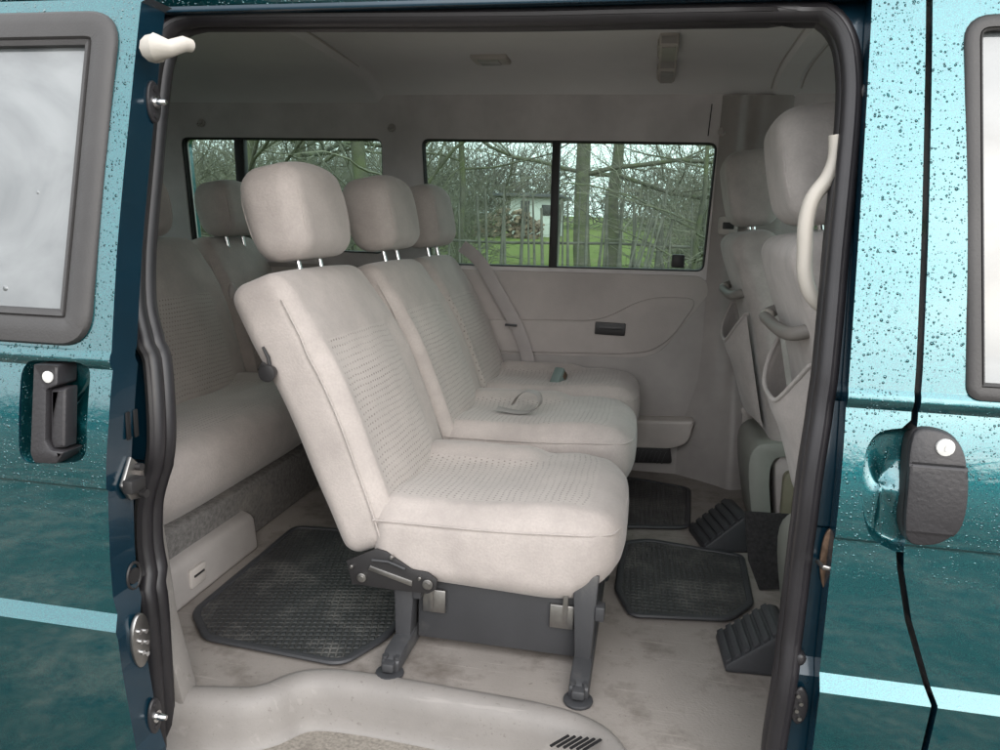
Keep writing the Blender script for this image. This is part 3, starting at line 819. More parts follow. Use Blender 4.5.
# plastic surround: swept along the edge, from the floor rim down to the tread
t = bmesh.new(); rows = []
N = len(edge)
for i, (x, y) in enumerate(edge):
    a = Vector(edge[max(0, i - 1)]); c_ = Vector(edge[min(N - 1, i + 1)]); tt = (c_ - a).normalized(); nn = Vector((tt.y, -tt.x))
    wdt = .035
    pr_ = [(-.004, -.006), (-.002, .004), (.004, .007), (.012, .007), (.024, .004), (.033, -.003), (.040, -.012), (.045, -.034), (.050, -.062), (.054, -.082), (.062, -.092), (.09, -.095)]
    rows.append([t.verts.new((x + nn.x * d, max(.012, y + nn.y * d), z)) for d, z in pr_])
for a, b_ in zip(rows, rows[1:]):
    for i in range(len(a) - 1): t.faces.new((a[i], a[i + 1], b_[i + 1], b_[i]))
bmesh.ops.recalc_face_normals(t, faces=t.faces)
stp = P(bm_obj('step_surround', t, 'step', ang=70))
b = B().box((-.80, .008, -.17), (.06, .30, -.089)); P(b.add('step_tread', 'grit'))
# slots in the rim
b = B()
for k in range(6):
    c_ = at(560 + k * 6.5, 740 + k * .8, z=.004); b.box((-.022, -.0022, -.0012), (.022, .0022, .0012), M=T((c_.x, c_.y - .005, .0062)) @ RZ(52))
P(b.add('rim_slots', 'black'))
P(B().box((.03, .012, -.16), (.96, .07, -.001), .004).add('sill', 'step'))
P(B().box((-2.36, -.0, -.34), (1.3, .10, -.172), .01).add('lower_sill', 'paint'))
P(B().box((-2.36, .1, -.26), (1.3, 1.7, -.17), .01).add('underfloor', 'blackp'))

# inner near side: trim strip at the rear edge of the opening, quarter wall
q = [at(148, 560, y=.09), at(160, 600, y=.09), at(172, 690, y=.09)]
P(B().prism([(-.835, .075, .28), (-.822, .075, .15), (-.795, .075, .03), (-.785, .075, -.02), (-.92, .075, -.02), (-.92, .075, .50), (-.86, .075, .50)], (0, .05, 0), .008).add('quarter_trim', 'step'))
def yq(z): return yb(z) + .085
P(sheet('quarter_wall', [(-2.36, 0), (-.90, 0), (-.90, 1.22), (-2.36, 1.22)], [round_poly(hole_r, .04)], yq, 'walltop', None, thick=.02, zlines=[.2, .46, .66, .8, 1]))
P(pane('quarter_window', [tuple(p) for p in round_poly(hole_r, .04)], .06, 'glass', yb))
# near front inner side
P(sheet('front_door_lining', [(.31, 0), (1.3, 0), (1.3, .65), (.31, .65)], [], yq, 'trimd', None, thick=.02, zlines=[.2, .46]))
# tailgate and front end
tg = B(); tg.box((-2.42, .12, -.3), (-2.38, 1.74, .70), .01); tg.box((-2.42, .12, 1.17), (-2.38, 1.66, 1.33), .01)
tg.box((-2.42, .12, .70), (-2.38, .26, 1.17), .0); tg.box((-2.42, 1.52, .70), (-2.38, 1.66, 1.17), .0); P(tg.add('tailgate', 'paint'))
tl = B(); tl.box((-2.375, .14, 0), (-2.35, 1.70, .68), .005); tl.box((-2.375, .14, 1.19), (-2.35, 1.62, 1.30), .005); P(tl.add('tailgate_lining', 'walltop'))
P(B().box((-2.41, .25, .69), (-2.40, 1.53, 1.18)).add('rear_window', 'glass'))
fe = B(); fe.box((1.75, .10, -.3), (2.15, 1.74, .35), .06, 3); fe.prism([(1.32, .06, .62), (1.95, .06, .50), (2.10, .06, .3), (1.32, .06, .3)], (0, 1.7, 0), .03); fe.box((1.3, .05, -.3), (1.8, .10, .6), .01); fe.box((1.3, 1.7, -.3), (1.8, 1.75, .6), .01)
P(fe.add('front_end', 'paint'))
P(B().prism([(1.30, .2, 1.30), (1.31, .2, 1.305), (1.93, .2, .52), (1.91, .2, .52)], (0, 1.42, 0)).add('windscreen', 'glass'))
P(B().box((1.15, .15, .35), (1.6, 1.65, .62), .05, 3).add('dashboard', 'blackp'))
wh = B()
for (x, y) in ((1.55, .12), (1.55, 1.62), (-1.65, .12), (-1.65, 1.62)):
    w_ = P(B().cyl((x, y, GZ + .32), (0, 1, 0), .32, .2, 40, bev=.03).add('wheel', 'chock'))
    o = B().cyl((x, y + (-.075 if y < 1 else .075), GZ + .32), (0, 1, 0), .19, .06, 32, bev=.01).add('rim', 'metal'); o.parent = w_

# ------------------------------------------------------------------ sliding door (open, standing out and back)
DO = -.10
dr_px = [(141, 2), (131, 100), (117, 250), (112, 343), (109, 420), (108, 500), (110, 560), (113, 598), (118, 640), (122, 670), (136, 748)]
dr = [at_prof(u, v, yb, DO) for u, v in dr_px]; dr = [(p.x, p.z) for p in dr]
wf_px = [(117, 2), (95, 250), (90, 300), (84, 322), (68, 336), (0, 337)]
wf = [at_prof(u, v, yb, DO) for u, v in wf_px]; wf = [(p.x, p.z) for p in wf]
door_out = [(dr[0][0] + .012, 1.19)] + dr + [(dr[-1][0] + .01, 0.0), (dr[-1][0] + .02, -.2), (-1.80, -.2), (-1.80, 1.19)]
zbw = wf[-1][1]
win_out = [tuple(p) for p in round_poly([(wf[0][0] + .005, 1.165), (wf[2][0] - .0, zbw), (-1.70, zbw), (-1.68, 1.165)], [.05, .045, .05, .05], 8)]
hc = [tuple(p) for p in round_poly([(at_prof(u, v, yb, DO).x, at_prof(u, v, yb, DO).z) for u, v in [(20, 360), (88, 362), (87, 462), (20, 464)]], .028, 8)]
sd_ = sheet('sliding_door', door_out, [ring2d(win_out, .004), hc], yb, 'paint', None, thick=.058, zlines=ZL, off=DO, edge_mat='shadepaint'); P(sd_)
sd_['label'] = 'open wet teal sliding door pushed back along the side'
def under(o): o.parent = sd_; return o
under(bowl('handle_recess', hc, .03, None, off=DO))
under(winframe('window_frame', win_out, .047, DO, 'frame', proud=.009))
under(pane('window', ring2d(win_out, .044), DO + .004, 'fog'))
# handle: C-shaped bracket with a grip bar, lock
def dpx(u, v, off=0): p = at_prof(u, v, yb, DO + off); return (p.x, p.z)
cbr = [dpx(38, 363), dpx(62, 364), dpx(63, 384), dpx(52, 388), dpx(51, 440), dpx(56, 448), dpx(70, 450), dpx(62, 462), dpx(40, 461), dpx(36, 452)]
b = B(); b.merge(slab([tuple(p) for p in round_poly(cbr, .004, 3)], -.012, .028, yb, DO, .003)); hd = under(b.add('handle', 'handle'))
gr = [dpx(53, 388), dpx(69, 387), dpx(68, 447), dpx(56, 448), dpx(53, 440)]
b = B(); b.merge(slab([tuple(p) for p in round_poly(gr, .004, 3)], -.006, .018, yb, DO, .005)); under(b.add('grip_bar', 'handle'))
p = at_prof(48, 377, yb, DO - .013); under(B().cyl((p.x, p.y, p.z), (0, 1, 0), .009, .004, 20, bev=.001).add('lock', 'lockw'))
# fittings on the door's front edge
def ed(u, v, y=-.065): return at(u, v, y=y + .0)
def edx(v_z): return None
def edge_x(z):
    for a, c_ in zip(door_out, door_out[1:]):
        if a[1] >= z >= c_[1]: return a[0] + (c_[0] - a[0]) * (a[1] - z) / (a[1] - c_[1] + 1e-9)
    return dr[-1][0]
def ept(v, dy=-.055):
    z = at(125, v, y=DO + .04).z; return Vector((edge_x(z), yb(z) + dy, z))
p = ept(640); b = B().cyl((p.x + .002, p.y, p.z), (1, 0, 0), .030, .008, 28, bev=.002)
for v in b.bm.verts: v.co.z = p.z + (v.co.z - p.z) * 1.55; v.co.y = p.y + (v.co.y - p.y) * .72
cp_ = under(b.add('contact_plate', 'metal'))
b = B()
for dy, dz in ((-.008, .02), (.006, .014), (-.006, .002), (.007, -.006), (-.004, -.018), (.006, -.026)): b.cyl((p.x + .008, p.y + dy, p.z + dz), (1, 0, 0), .0038, .006, 10)
o = b.add('contact_pins', 'chrome'); o.parent = cp_
for v_ in (87, 716):
    p = ept(v_, -.05); b = B().cyl((p.x + .002, p.y, p.z), (1, 0, 0), .016, .006, 20, bev=.002)
    for v in b.bm.verts: v.co.z = p.z + (v.co.z - p.z) * 2.0
    b.cyl((p.x + .002, p.y, p.z + .02), (1, 0, 0), .005, .010, 10); b.cyl((p.x + .002, p.y, p.z - .02), (1, 0, 0), .005, .010, 10)
    pn = under(b.add('pin_mount', 'handle'))
    o = B().cyl((p.x + .014, p.y, p.z), (1, 0, 0), .007, .02, 16, r2=.004, bev=.001).cyl((p.x + .005, p.y, p.z), (1, 0, 0), .010, .006, 16).add('guide_pin', 'chrome'); o.parent = pn
p = ept(488, -.05)
lt = under(B().prism([(p.x + .002, p.y - .03, p.z), (p.x + .002, p.y - .006, p.z + .042), (p.x + .002, p.y + .022, p.z + .015), (p.x + .002, p.y + .026, p.z - .035), (p.x + .002, p.y - .012, p.z - .028)], (.008, 0, 0), .002).add('latch', 'metal'))
o = B().box((p.x + .008, p.y - .03, p.z - .012), (p.x + .026, p.y + .004, p.z + .010), .003).cyl((p.x + .014, p.y + .012, p.z - .024), (1, 0, 0), .007, .012, 14).cyl((p.x + .014, p.y + .006, p.z + .022), (1, 0, 0), .006, .01, 14).add('latch_claw', 'blackp'); o.parent = lt
b = B()
for dy in (-.06, -.042): b.box((edge_x(.57) - .001, yb(.57) + dy - .005, .525), (edge_x(.57) + .0025, yb(.57) + dy + .005, .57), .002)
under(b.add('drain_slot', 'black'))
p = ept(583, -.05); under(B().tube([(p.x + .001, p.y + .016 * math.cos(a), p.z + .022 * math.sin(a)) for a in [2 * math.pi * k / 20 for k in range(20)]], .0025, 6, True).cyl((p.x, p.y, p.z), (1, 0, 0), .013, .004, 20).add('grommet', 'blackp'))

# fittings on the front jamb
def jp(u, v): q = at_prof(u, v, yb, .03); return q
p = jp(869, 92); b = B().cyl((p.x + .004, p.y + .0, p.z), (0, 1, 0), .0165, .02, 24, bev=.003)
b.prism([(p.x + .004, p.y, p.z + .045), (p.x + .017, p.y, p.z + .03), (p.x + .022, p.y, p.z - .01), (p.x + .010, p.y, p.z - .045), (p.x, p.y, p.z - .05), (p.x - .003, p.y, p.z + .01)], (0, .012, 0), .002)
st = P(b.add('pin_socket', 'handle')); o = B().tube([(p.x + .004 + .009 * math.cos(a), p.y - .011, p.z + .009 * math.sin(a)) for a in [2 * math.pi * k / 20 for k in range(20)]], .003, 6, True).cyl((p.x + .004, p.y - .008, p.z), (0, 1, 0), .007, .006, 16).add('socket_ring', 'metal'); o.parent = st
p = jp(827, 558); b = B().prism([Vector((p.x + a, p.y + .002, p.z + c_)) for a, c_ in [(p_[0], p_[1]) for p_ in catmull([(-.002, .045, 0), (.010, .04, 0), (.013, .02, 0), (.012, -.005, 0), (.008, -.04, 0), (.001, -.048, 0), (-.006, -.03, 0), (-.010, 0, 0), (-.008, .03, 0)], 3, True)]], (0, -.006, 0), .002)
stp_ = P(b.add('striker_plate', 'rust')); o = B().tube([(p.x - .012, p.y - .002, p.z - .006), (p.x - .008, p.y - .022, p.z - .006), (p.x + .006, p.y - .024, p.z - .006), (p.x + .014, p.y - .002, p.z - .006)], .0035, 8).add('striker_loop', 'metal'); o.parent = stp_; o = B().cyl((p.x + .005, p.y - .006, p.z + .028), (0, 1, 0), .005, .006, 12).add('striker_bolt', 'metal'); o.parent = stp_
p = jp(799, 656); P(B().cyl((p.x, p.y, p.z), (0, 1, 0), .009, .02, 18, bev=.003).ball((p.x, p.y - .010, p.z), .007, (1, .6, 1.3)).add('rubber_buffer', 'handle'))
p = jp(798, 706); b = B().cyl((p.x + .002, p.y + .002, p.z), (0, 1, 0), .012, .006, 20, bev=.002)
for v in b.bm.verts: v.co.z = p.z + (v.co.z - p.z) * 2.5
cpl = P(b.add('contact_plate', 'handle')); b = B()
for k in range(4): b.cyl((p.x + (.003 if k % 2 else -.002), p.y - .003, p.z + .018 - k * .012), (0, 1, 0), .003, .005, 10)
o = b.add('contact_pins', 'metal'); o.parent = cpl
# cream arm of the upper guide at the rear top corner
p0 = at(156, 47, y=.03); p1 = at(184, 44, y=.055)
P(B().tube([p0 + Vector((-.010, .01, 0)), p0, p0.lerp(p1, .5) + Vector((0, 0, -.004)), p1, p1 + Vector((.003, .012, 0))], [.021, .020, .0125, .0115, .010], 12).add('guide_arm', 'cream'))
# white grab handle by the pillar
q = [at(u, v, y=.16) for u, v in [(837, 135), (836, 158), (828, 178), (813, 198), (806, 222), (805, 250), (805, 274), (811, 294), (824, 307), (842, 313)]]
P(B().tube(catmull(q, 4), .0115, 12).add('grab_handle', 'cream'))
# dome light and ceiling clips
def on_ceil(u, v):
    z = 1.36
    for _ in range(6): p = at(u, v, z=z); z = ceil_full(p.x, p.y)
    return at(u, v, z=z)
p = on_ceil(491, 58)
dl = P(B().box((p.x - .055, p.y - .045, p.z - .012), (p.x + .055, p.y + .045, p.z + .006), .005).add('dome_light', 'trim'))
o = B().box((p.x - .035, p.y - .032, p.z - .016), (p.x + .028, p.y + .032, p.z - .008), .003).add('lens', 'clear'); o.parent = dl
for (ya, yb_) in ((1.10, 1.30), (1.36, 1.56)):
    z = ceil_full(.012, (ya + yb_) / 2)
    a = P(B().box((-.022, ya, z - .030), (.030, yb_, z + .006), .008).add('roof_vent', 'trim'))
    b = B().box((-.014, ya + .012, z - .032), (.022, yb_ - .012, z - .0285))
    b.box((-.0235, ya + .015, z - .024), (-.021, yb_ - .015, z - .006))
    b.box((-.016, ya - .0015, z - .024), (.024, ya + .002, z - .006))
    o = b.add('vent_opening', 'trimk'); o.parent = a
    for k in range(4):
        o = B().box((-.0262, ya + .03 + k * .04, z - .026), (.022, ya + .036 + k * .04, z - .006), .001).add('vent_slat', 'trim'); o.parent = a

# ------------------------------------------------------------------ seats
def uv_top(p): return (p.y, p.x)
def cushion(name, par, L, Wd, H, loc, rot=0, mats=('fab', 'pat'), near_bol=.172, far_bol=.10, drop=.035, res=.016):
    hx, hy, hz = L / 2, Wd / 2, H / 2
    def fn(p):
        q = p.copy(); fx = (p.x + hx) / L
        top = sm(-.2 * hz, .8 * hz, p.z)
        if p.z < 0: q.z -= drop * fx * (-p.z / hz)
        e = min(1, max(0, (hy - abs(p.y)) / .05))
        q.z += top * (.012 * sm(0, 1, e))
        rear = 1 - sm(.50, .66, fx)
        # side bolsters, centre hollow behind the raised thigh roll
        q.z += top * (.023 * sm(far_bol - .02, far_bol + .05, p.y) * rear * e - .008 * rear * (1 - sm(far_bol - .09, far_bol + .02, abs(p.y))))
        q.z += top * .012 * sm(.40, .80, fx)
        # fuller front and sides
        b_ = max(0, 1 - (p.z / hz) ** 2)
        q.x += .012 * b_ * (1 if p.x > 0 else 0) * sm(hx - .08, hx, p.x)
        q.y += .006 * b_ * (1 if p.y > 0 else -1) * sm(hy - .03, hy, abs(p.y))
        q.x -= .045 * abs(p.y / hy) ** 5 * sm(.55, 1, fx)
        q.z -= .010 * top * sm(.8, 1, fx)
        # front lower edge pulled back
        lowf = sm(.3 * hz, -hz, p.z) * sm(.70, 1.0, fx)
        q.x -= .035 * lowf ** 2; q.z += .012 * lowf
        q.z += .0025 * noise.noise(Vector((p.x * 9, p.y * 9, loc[1] * 3))) * top
        q.z += .0022 * noise.noise(Vector((p.x * 26, p.y * 14, loc[1] * 3))) * top * sm(.1, .04, min(hy - abs(p.y), hx - abs(p.x)))
        return q
    def mask(c):
        if c.z < hz * .62: return False
        fx = (c.x + hx) / L
        return (-near_bol < c.y < far_bol and c.z > hz * .9 and fx < .9) or (.62 < fx < .90 and -hy + .055 < c.y < hy - .055)
    t = rbox((L, Wd, H), .042, res, fn, mask, uv_top)
    o = bm_obj(name, t, mats, par, T(Vector(loc)) @ RY(rot), ang=80)
    # welt seam round the top
    zs = hz - .026
    pts = []
    for x, y in [(-hx + .01, -hy), (0, -hy), (hx - .06, -hy), (hx - .018, -hy + .018), (hx, -hy + .06), (hx, 0), (hx, hy - .06), (hx - .018, hy - .018), (hx - .06, hy), (-hx + .01, hy)]:
        fx = (x + hx) / L; b_ = 1 - (zs / hz) ** 2
        pts.append((x + (.012 * b_ if x > hx - .03 else 0) - .045 * min(1, abs(y / hy)) ** 5 * sm(.55, 1, fx), y + (-.0062 if y < 0 else .0062) * b_, zs + .010 * sm(.45, .75, fx) - .006 * sm(.8, 1, fx)))
    w_ = B().tube(catmull(pts, 5), .0022, 6).add('welt', mats[0]); w_.parent = o
    return o
def backrest(name, par, Hh, Wd, Th, loc, rot, mats=('fab', 'pat'), panel=(.06, .43), pw=.14, res=.016, top_in=.02, rear=False, poff=-.025):
    hx, hy, hz = Th / 2, Wd / 2, Hh / 2
    def fn(p):
        q = p.copy(); z = p.z + hz; front = sm(-.2 * hx, .7 * hx, p.x)
        q.y *= 1 - top_in / hy * sm(.72 * Hh, Hh, z)
        e = min(1, max(0, (hy - abs(p.y)) / .035))
        ez = min(1, max(0, min(z, Hh - z) / .06))
        bol = sm(pw - .012, pw + .045, abs(p.y)) * e
        q.x += front * (.006 * bol * sm(Hh, Hh * .66, z) + .016 * sm(0, 1, ez) * (1 - (p.y / hy) ** 2) - .004 * (1 - bol))
        q.x -= front * .004 * math.exp(-((abs(p.y - poff) - pw) / .008) ** 2) * sm(panel[1] + .02, panel[1], z)
        q.x += front * (.006 * sm(panel[1] - .01, panel[1] + .02, z) * (1 - bol))
        q.x += .016 * math.sin(z / Hh * math.pi) * front - .02 * sm(.55, 1, z / Hh)
        if p.x < 0: q.x += .012 * sm(0, .5, 1 - z / Hh) - .008 * ez * (1 - (p.y / hy) ** 2)
        q.x += .003 * noise.noise(Vector((p.y * 8, p.z * 7, loc[1] * 5)))
        q.z += .004 * (1 - (p.y / hy) ** 2) * sm(.8 * Hh, Hh, z)
        return q
    def mask(c): return c.x > hx * .85 and abs(c.y - poff) < pw and panel[0] < c.z + hz < panel[1]
    t = rbox((Th, Wd, Hh), .036, res, fn, mask if not rear else None, lambda p: (p.y, p.z))
    o = bm_obj(name, t, mats, par, T(Vector(loc)) @ RY(rot) @ T((0, 0, hz)), ang=80)
    pts = []
    for sgn in (-1, 1):
        pts = []
        for k in range(14):
            z = .02 + (Hh - .08) * k / 13; p = fn(Vector((hx - .012, sgn * hy, z - hz)))
            pts.append((p.x - .006, p.y + sgn * .0004, p.z))
        w_ = B().tube(pts, .0022, 6).add('welt', mats[0]); w_.parent = o
    return o
def headrest(par, loc, rot, size=(.122, .275, .192), mats=('fab',), rods=.09):
    hx, hy, hz = [s / 2 for s in size]
    def fn(p):
        q = p.copy()
        tz = p.z / hz
        q.y *= 1 - .10 * sm(.2, 1, tz) - .05 * sm(.3, 1, -tz)
        q.z += .012 * (1 - (p.y / hy) ** 2) * (1 if p.z > 0 else 0)
        q.x *= 1 + .10 * (1 - tz * tz)
        if p.x > 0: q.x += .008 * (1 - (p.y / hy) ** 2)
        q.x -= .008 * tz * (1 if p.x < 0 else 0)
        return q
    t = rbox(size, .042, .014, fn, None, lambda p: (p.y, p.z))
    o = bm_obj('headrest', t, mats[0], par, T(Vector(loc)) @ RY(rot), ang=80)
    for sgn in (-1, 1):
        ring_ = []
        for k in range(36):
            a = 2 * math.pi * k / 36; c_, s_ = math.cos(a), math.sin(a)
            x = (hx - .004) * math.copysign(abs(c_) ** .62, c_); z = (hz - .006) * math.copysign(abs(s_) ** .62, s_)
            p = fn(Vector((x, sgn * (hy - .024), z))); ring_.append(p)
        w_ = B().tube([Vector((p.x * 1.0, p.y, p.z)) for p in ring_], .0028, 6, True).add('welt', mats[0]); w_.parent = o
    for sy in (-.055, .055):
        r_ = B().tube([(0, sy, -hz + .02), (0.004, sy, -hz - rods)], .0058, 12).add('headrest_rod', 'chrome'); r_.parent = o
        r2 = B().cyl((0.003, sy, -hz - rods + .028), (0, 0, 1), .010, .008, 16, bev=.002).add('rod_collar', 'trimd'); r2.parent = o
    return o
LEAN = -21
def seat_frame(par, y0, y1, with_near=True):
    """feet, uprights and the dark front-to-back panel under a cushion"""
    b = B().box((-.43, y0 + .03, .022), (-.10, y0 + .038, .20), .002)
    pn = b.add('base_panel', 'legp'); pn.parent = par
    for x, s in ((-.40, 1), (-.125, -1)):
        o = B().box((x - .018 if s > 0 else x - .03, y0 + .020, .085), (x + .03 if s > 0 else x + .018, y0 + .029, .135), .002).box((x - .004, y0 + .012, .10), (x + .006, y0 + .022, .20), .001).add('panel_clip', 'metal'); o.parent = pn
    for x in (-.452, -.083):
        b = B().prism([(x - .019, y0 - .085, .004), (x - .019, y0 - .085, .028), (x - .019, y0 - .06, .040), (x - .019, y1 - .06, .046), (x - .019, y1 - .06, .004)], (.038, 0, 0), .005)
        b.box((x - .012, y0 - .10, .012), (x + .012, y0 - .06, .030), .004)
        for sx in (-.012, .012): b.cyl((x + sx, y0 - .078, .034), (0, 0, 1), .006, .006, 10)
        ft = b.add('foot_rail', 'legp'); ft.parent = par
        o = B().cyl((x, y0 - .085, .004), (0, 0, 1), .028, .008, 20, bev=.003).add('floor_anchor', 'chock'); o.parent = ft
        b = B().prism([(x - .017, y0 - .004, .03), (x - .022, y0 + .004, .11), (x - .030, y0 + .01, .21), (x + .022, y0 + .01, .21), (x + .018, y0 + .004, .11), (x + .015, y0 - .004, .03)], (0, .05, 0), .004)
        b.box((x + .018, y0 + .0, .12), (x + .036, y0 + .03, .15), .003)
        o = b.add('leg', 'legp'); o.parent = par

# ---- folding outer seat nearest the door
s1 = thing('folding_seat', 'bright beige folding seat nearest the door opening, with steel hinge plate and black tilt knob', 'seat', (-.25, .56, 0), 'seats of the middle row')
def loc_to(par, o):
    o.matrix_parent_inverse = Matrix.Translation(-Vector(par.location)); return o
def S_(par, objs):
    for o in objs: loc_to(par, o)
Y0, Y1 = .33, .79
cz_ = .248
o = cushion('seat_cushion', s1, .50, Y1 - Y0 - .01, .155, (-.278, (Y0 + Y1) / 2 - .003, .232), -.5, drop=.022); loc_to(s1, o)
bk = backrest('backrest', s1, .600, .49, .125, (-.534, .578, .203), LEAN - 2, pw=.175); loc_to(s1, bk)
o = headrest(s1, (-.775, .56, .878), -12, size=(.122, .28, .195)); loc_to(s1, o)
seat_frame(s1, Y0, Y1)
for ch in s1.children:
    if ch.name.split('.')[0] in ('base_panel', 'foot_rail', 'leg'): loc_to(s1, ch)
hp_ = [at(u, v, y=Y0 - .010) for u, v in [(346, 561), (376, 549), (386, 552), (412, 570), (428, 573), (437, 580), (436, 590), (428, 594), (400, 591), (352, 584)]]
hg = B().prism(hp_, (0, .006, 0), .0015); hg = hg.add('hinge_plate', 'blackp', s1); loc_to(s1, hg)
for (u, v, r) in ((428, 584, .011), (362, 577, .010), (352, 566, .004), (420, 578, .004), (392, 557, .004)):
    p = at(u, v, y=Y0 - .012); o = B().cyl(p, (0, 1, 0), r, .010, 20, bev=.0015).cyl(p + Vector((0, -.004, 0)), (0, 1, 0), r * .5, .008, 12).add('hinge_bolt', 'metal'); o.parent = hg
pa, pb = at(368, 570, y=Y0 - .014), at(412, 584, y=Y0 - .014)
o = B().prism([pa, pa + Vector((.004, 0, .010)), pb + Vector((0, 0, .006)), pb + Vector((0, 0, -.006))], (0, .005, 0), .001).add('hinge_arm', 'metal'); o.parent = hg
pa, pb = at(372, 560, y=Y0 - .014), at(405, 569, y=Y0 - .014)
o = B().tube([pa, pa.lerp(pb, .5) + Vector((0, 0, .006)), pb], .003, 8).add('hinge_spring', 'legp'); o.parent = hg
kp = at(271, 372, y=Y0 - .006)
kn = B().cyl(kp + Vector((0, -.008, 0)), (0, 1, 0), .018, .024, 20, r2=.013, bev=.003).prism([kp + Vector((-.012, -.012, -.004)), kp + Vector((-.020, -.020, .006)), kp + Vector((-.006, -.026, .024)), kp + Vector((.004, -.018, .012))], (0, .010, 0), .002).add('tilt_knob', 'blackp', s1); loc_to(s1, kn)
ka = at(263, 347, y=Y0 - .003)
o = B().tube([ka, ka.lerp(kp, .4) + Vector((.006, -.003, 0)), kp], [.003, .004, .004], 8).add('tilt_cord', 'blackp'); o.parent = kn

# ---- double bench beside it
s2 = thing('double_bench', 'beige double bench beyond the bright folding seat, standing against the far wall', 'bench', (-.25, 1.25, 0), 'seats of the middle row')
for (ya, yb2) in ((.83, 1.265), (1.275, 1.665)):
    c_ = (ya + yb2) / 2; w_ = yb2 - ya
    o = cushion('seat_cushion', s2, .50, w_ - .02, .165, (-.272, c_, .266 if ya < 1 else .282), -1, near_bol=w_ / 2 - .055, far_bol=.08); loc_to(s2, o)
    o = backrest('backrest', s2, .58, w_ - .004, .115, (-.518, c_, .222), LEAN - 2, pw=.15, top_in=.008); loc_to(s2, o)
    o = headrest(s2, (-.755, 1.045 if ya < 1 else 1.47, .885), -12, rods=.08); loc_to(s2, o)
seat_frame(s2, .86, 1.6)
for ch in s2.children:
    if ch.name.split('.')[0] in ('base_panel', 'foot_rail', 'leg'): loc_to(s2, ch)
def ribbon(pts, w, th, up, mat, name, k=6):
    return B().tube(catmull(pts, k), 1, 8, flat=(w, th, up)).add(name, mat)
q = [at(u, v, y=1.655) for u, v in [(462, 246), (480, 262), (500, 296), (516, 325), (524, 345), (530, 368)]]
o = ribbon(q, .023, .002, (0, 1, 0), 'belt', 'seat_belt'); o.parent = s2; loc_to(s2, o); bl = o
p = at(511, 325, y=1.64); o = B().box((p.x - .022, p.y - .006, p.z - .004), (p.x + .022, p.y + .004, p.z + .004), .002).add('belt_tongue', 'legp'); o.parent = bl
def on_c(u, v, z=.352): return at(u, v, z=z)
yl = at(515, 412, z=.362).y
q = [at(u, v, y=yl) for u, v in [(497, 408), (506, 410), (518, 412), (531, 411), (540, 404), (538, 394), (527, 391), (518, 396), (513, 404)]]
o = ribbon(q, .0018, .022, (.12, 1, 0), 'belt', 'lap_belt'); o.parent = s2; loc_to(s2, o)
q = [on_c(546, 392, .355), on_c(550, 386, .366), on_c(553, 382, .37)]
o = ribbon(q, .003, .014, (.6, .7, .3), 'belt', 'lap_belt'); o.parent = s2; loc_to(s2, o)
p = on_c(558, 381, .375)
bk_ = B().box((-.040, -.017, -.026), (.040, .017, .026), .007, M=T(p) @ RZ(70) @ RY(-50)); o = bk_.add('buckle', 'buckle', s2); loc_to(s2, o); bko = o
Mb = T(p) @ RZ(70) @ RY(-50)
o = B().box((.0385, -.009, -.003), (.0412, .009, .003), M=Mb).add('buckle_slot', 'black'); o.parent = bko
o = B().box((.012, -.0185, -.012), (.034, -.0165, .012), .001, M=Mb).add('release_button', 'rust'); o.parent = bko
p = at(446, 467, y=.84); o = B().box((p.x - .010, p.y - .03, p.z - .05), (p.x + .008, p.y + .0, p.z + .03), .006).add('recliner_cover', 'blackp', s2); loc_to(s2, o)

# ---- rear bench
s3 = thing('rear_bench', 'grey beige three-place bench at the back of the cabin behind the middle row', 'bench', (-1.3, 1.0, 0))
for c_, w_ in ((.79, .98), (1.475, .37)):
    o = cushion('seat_cushion', s3, .46, w_, .15, (-1.225, c_, .262), -2, near_bol=w_ / 2 - .05, far_bol=w_ / 2 - .10, res=.02); loc_to(s3, o)
for i, (c_, w_) in enumerate(((.56, .47), (1.05, .485), (1.49, .38))):
    o = backrest('backrest', s3, .55, w_ - .006, .12, (-1.365, c_, .27), -17, panel=(.05, .36), pw=.16 if i < 2 else .12, res=.02); loc_to(s3, o)
    o = headrest(s3, (-1.485, (.50, .95, 1.48)[i], .893), -10, size=(.115, .25, .18), rods=.07); loc_to(s3, o)
p = at(214, 292, y=1.235)
o = B().ball((-1.395, 1.33, .62), .026, (.45, .7, 1.2)).add('release_cap', 'trimd', s3); loc_to(s3, o)
o = B().prism([(-1.04, .28, 0), (-1.02, .28, .17), (-1.75, .28, .19), (-1.75, .28, 0)], (0, 1.40, 0), .012).add('bench_box', 'carpetg', s3); loc_to(s3, o)
t1 = B(); t1.prism([(-.985, .30, .0), (-.995, .30, .085), (-1.004, .30, .100), (-1.03, .30, .106), (-1.10, .30, .106), (-1.10, .30, 0)], (0, .42, 0), .012, 3)
tr = t1.add('box_cover', 'trimk', s3); loc_to(s3, tr)
b = B().box((-.994, .41, .030), (-.984, .47, .075), .004); o = b.add('cover_latch', 'trim', None); o.parent = tr
b = B().box((-.9865, .42, .055), (-.9815, .46, .060), .001); o = b.add('latch_slot', 'blackp', None); o.parent = tr

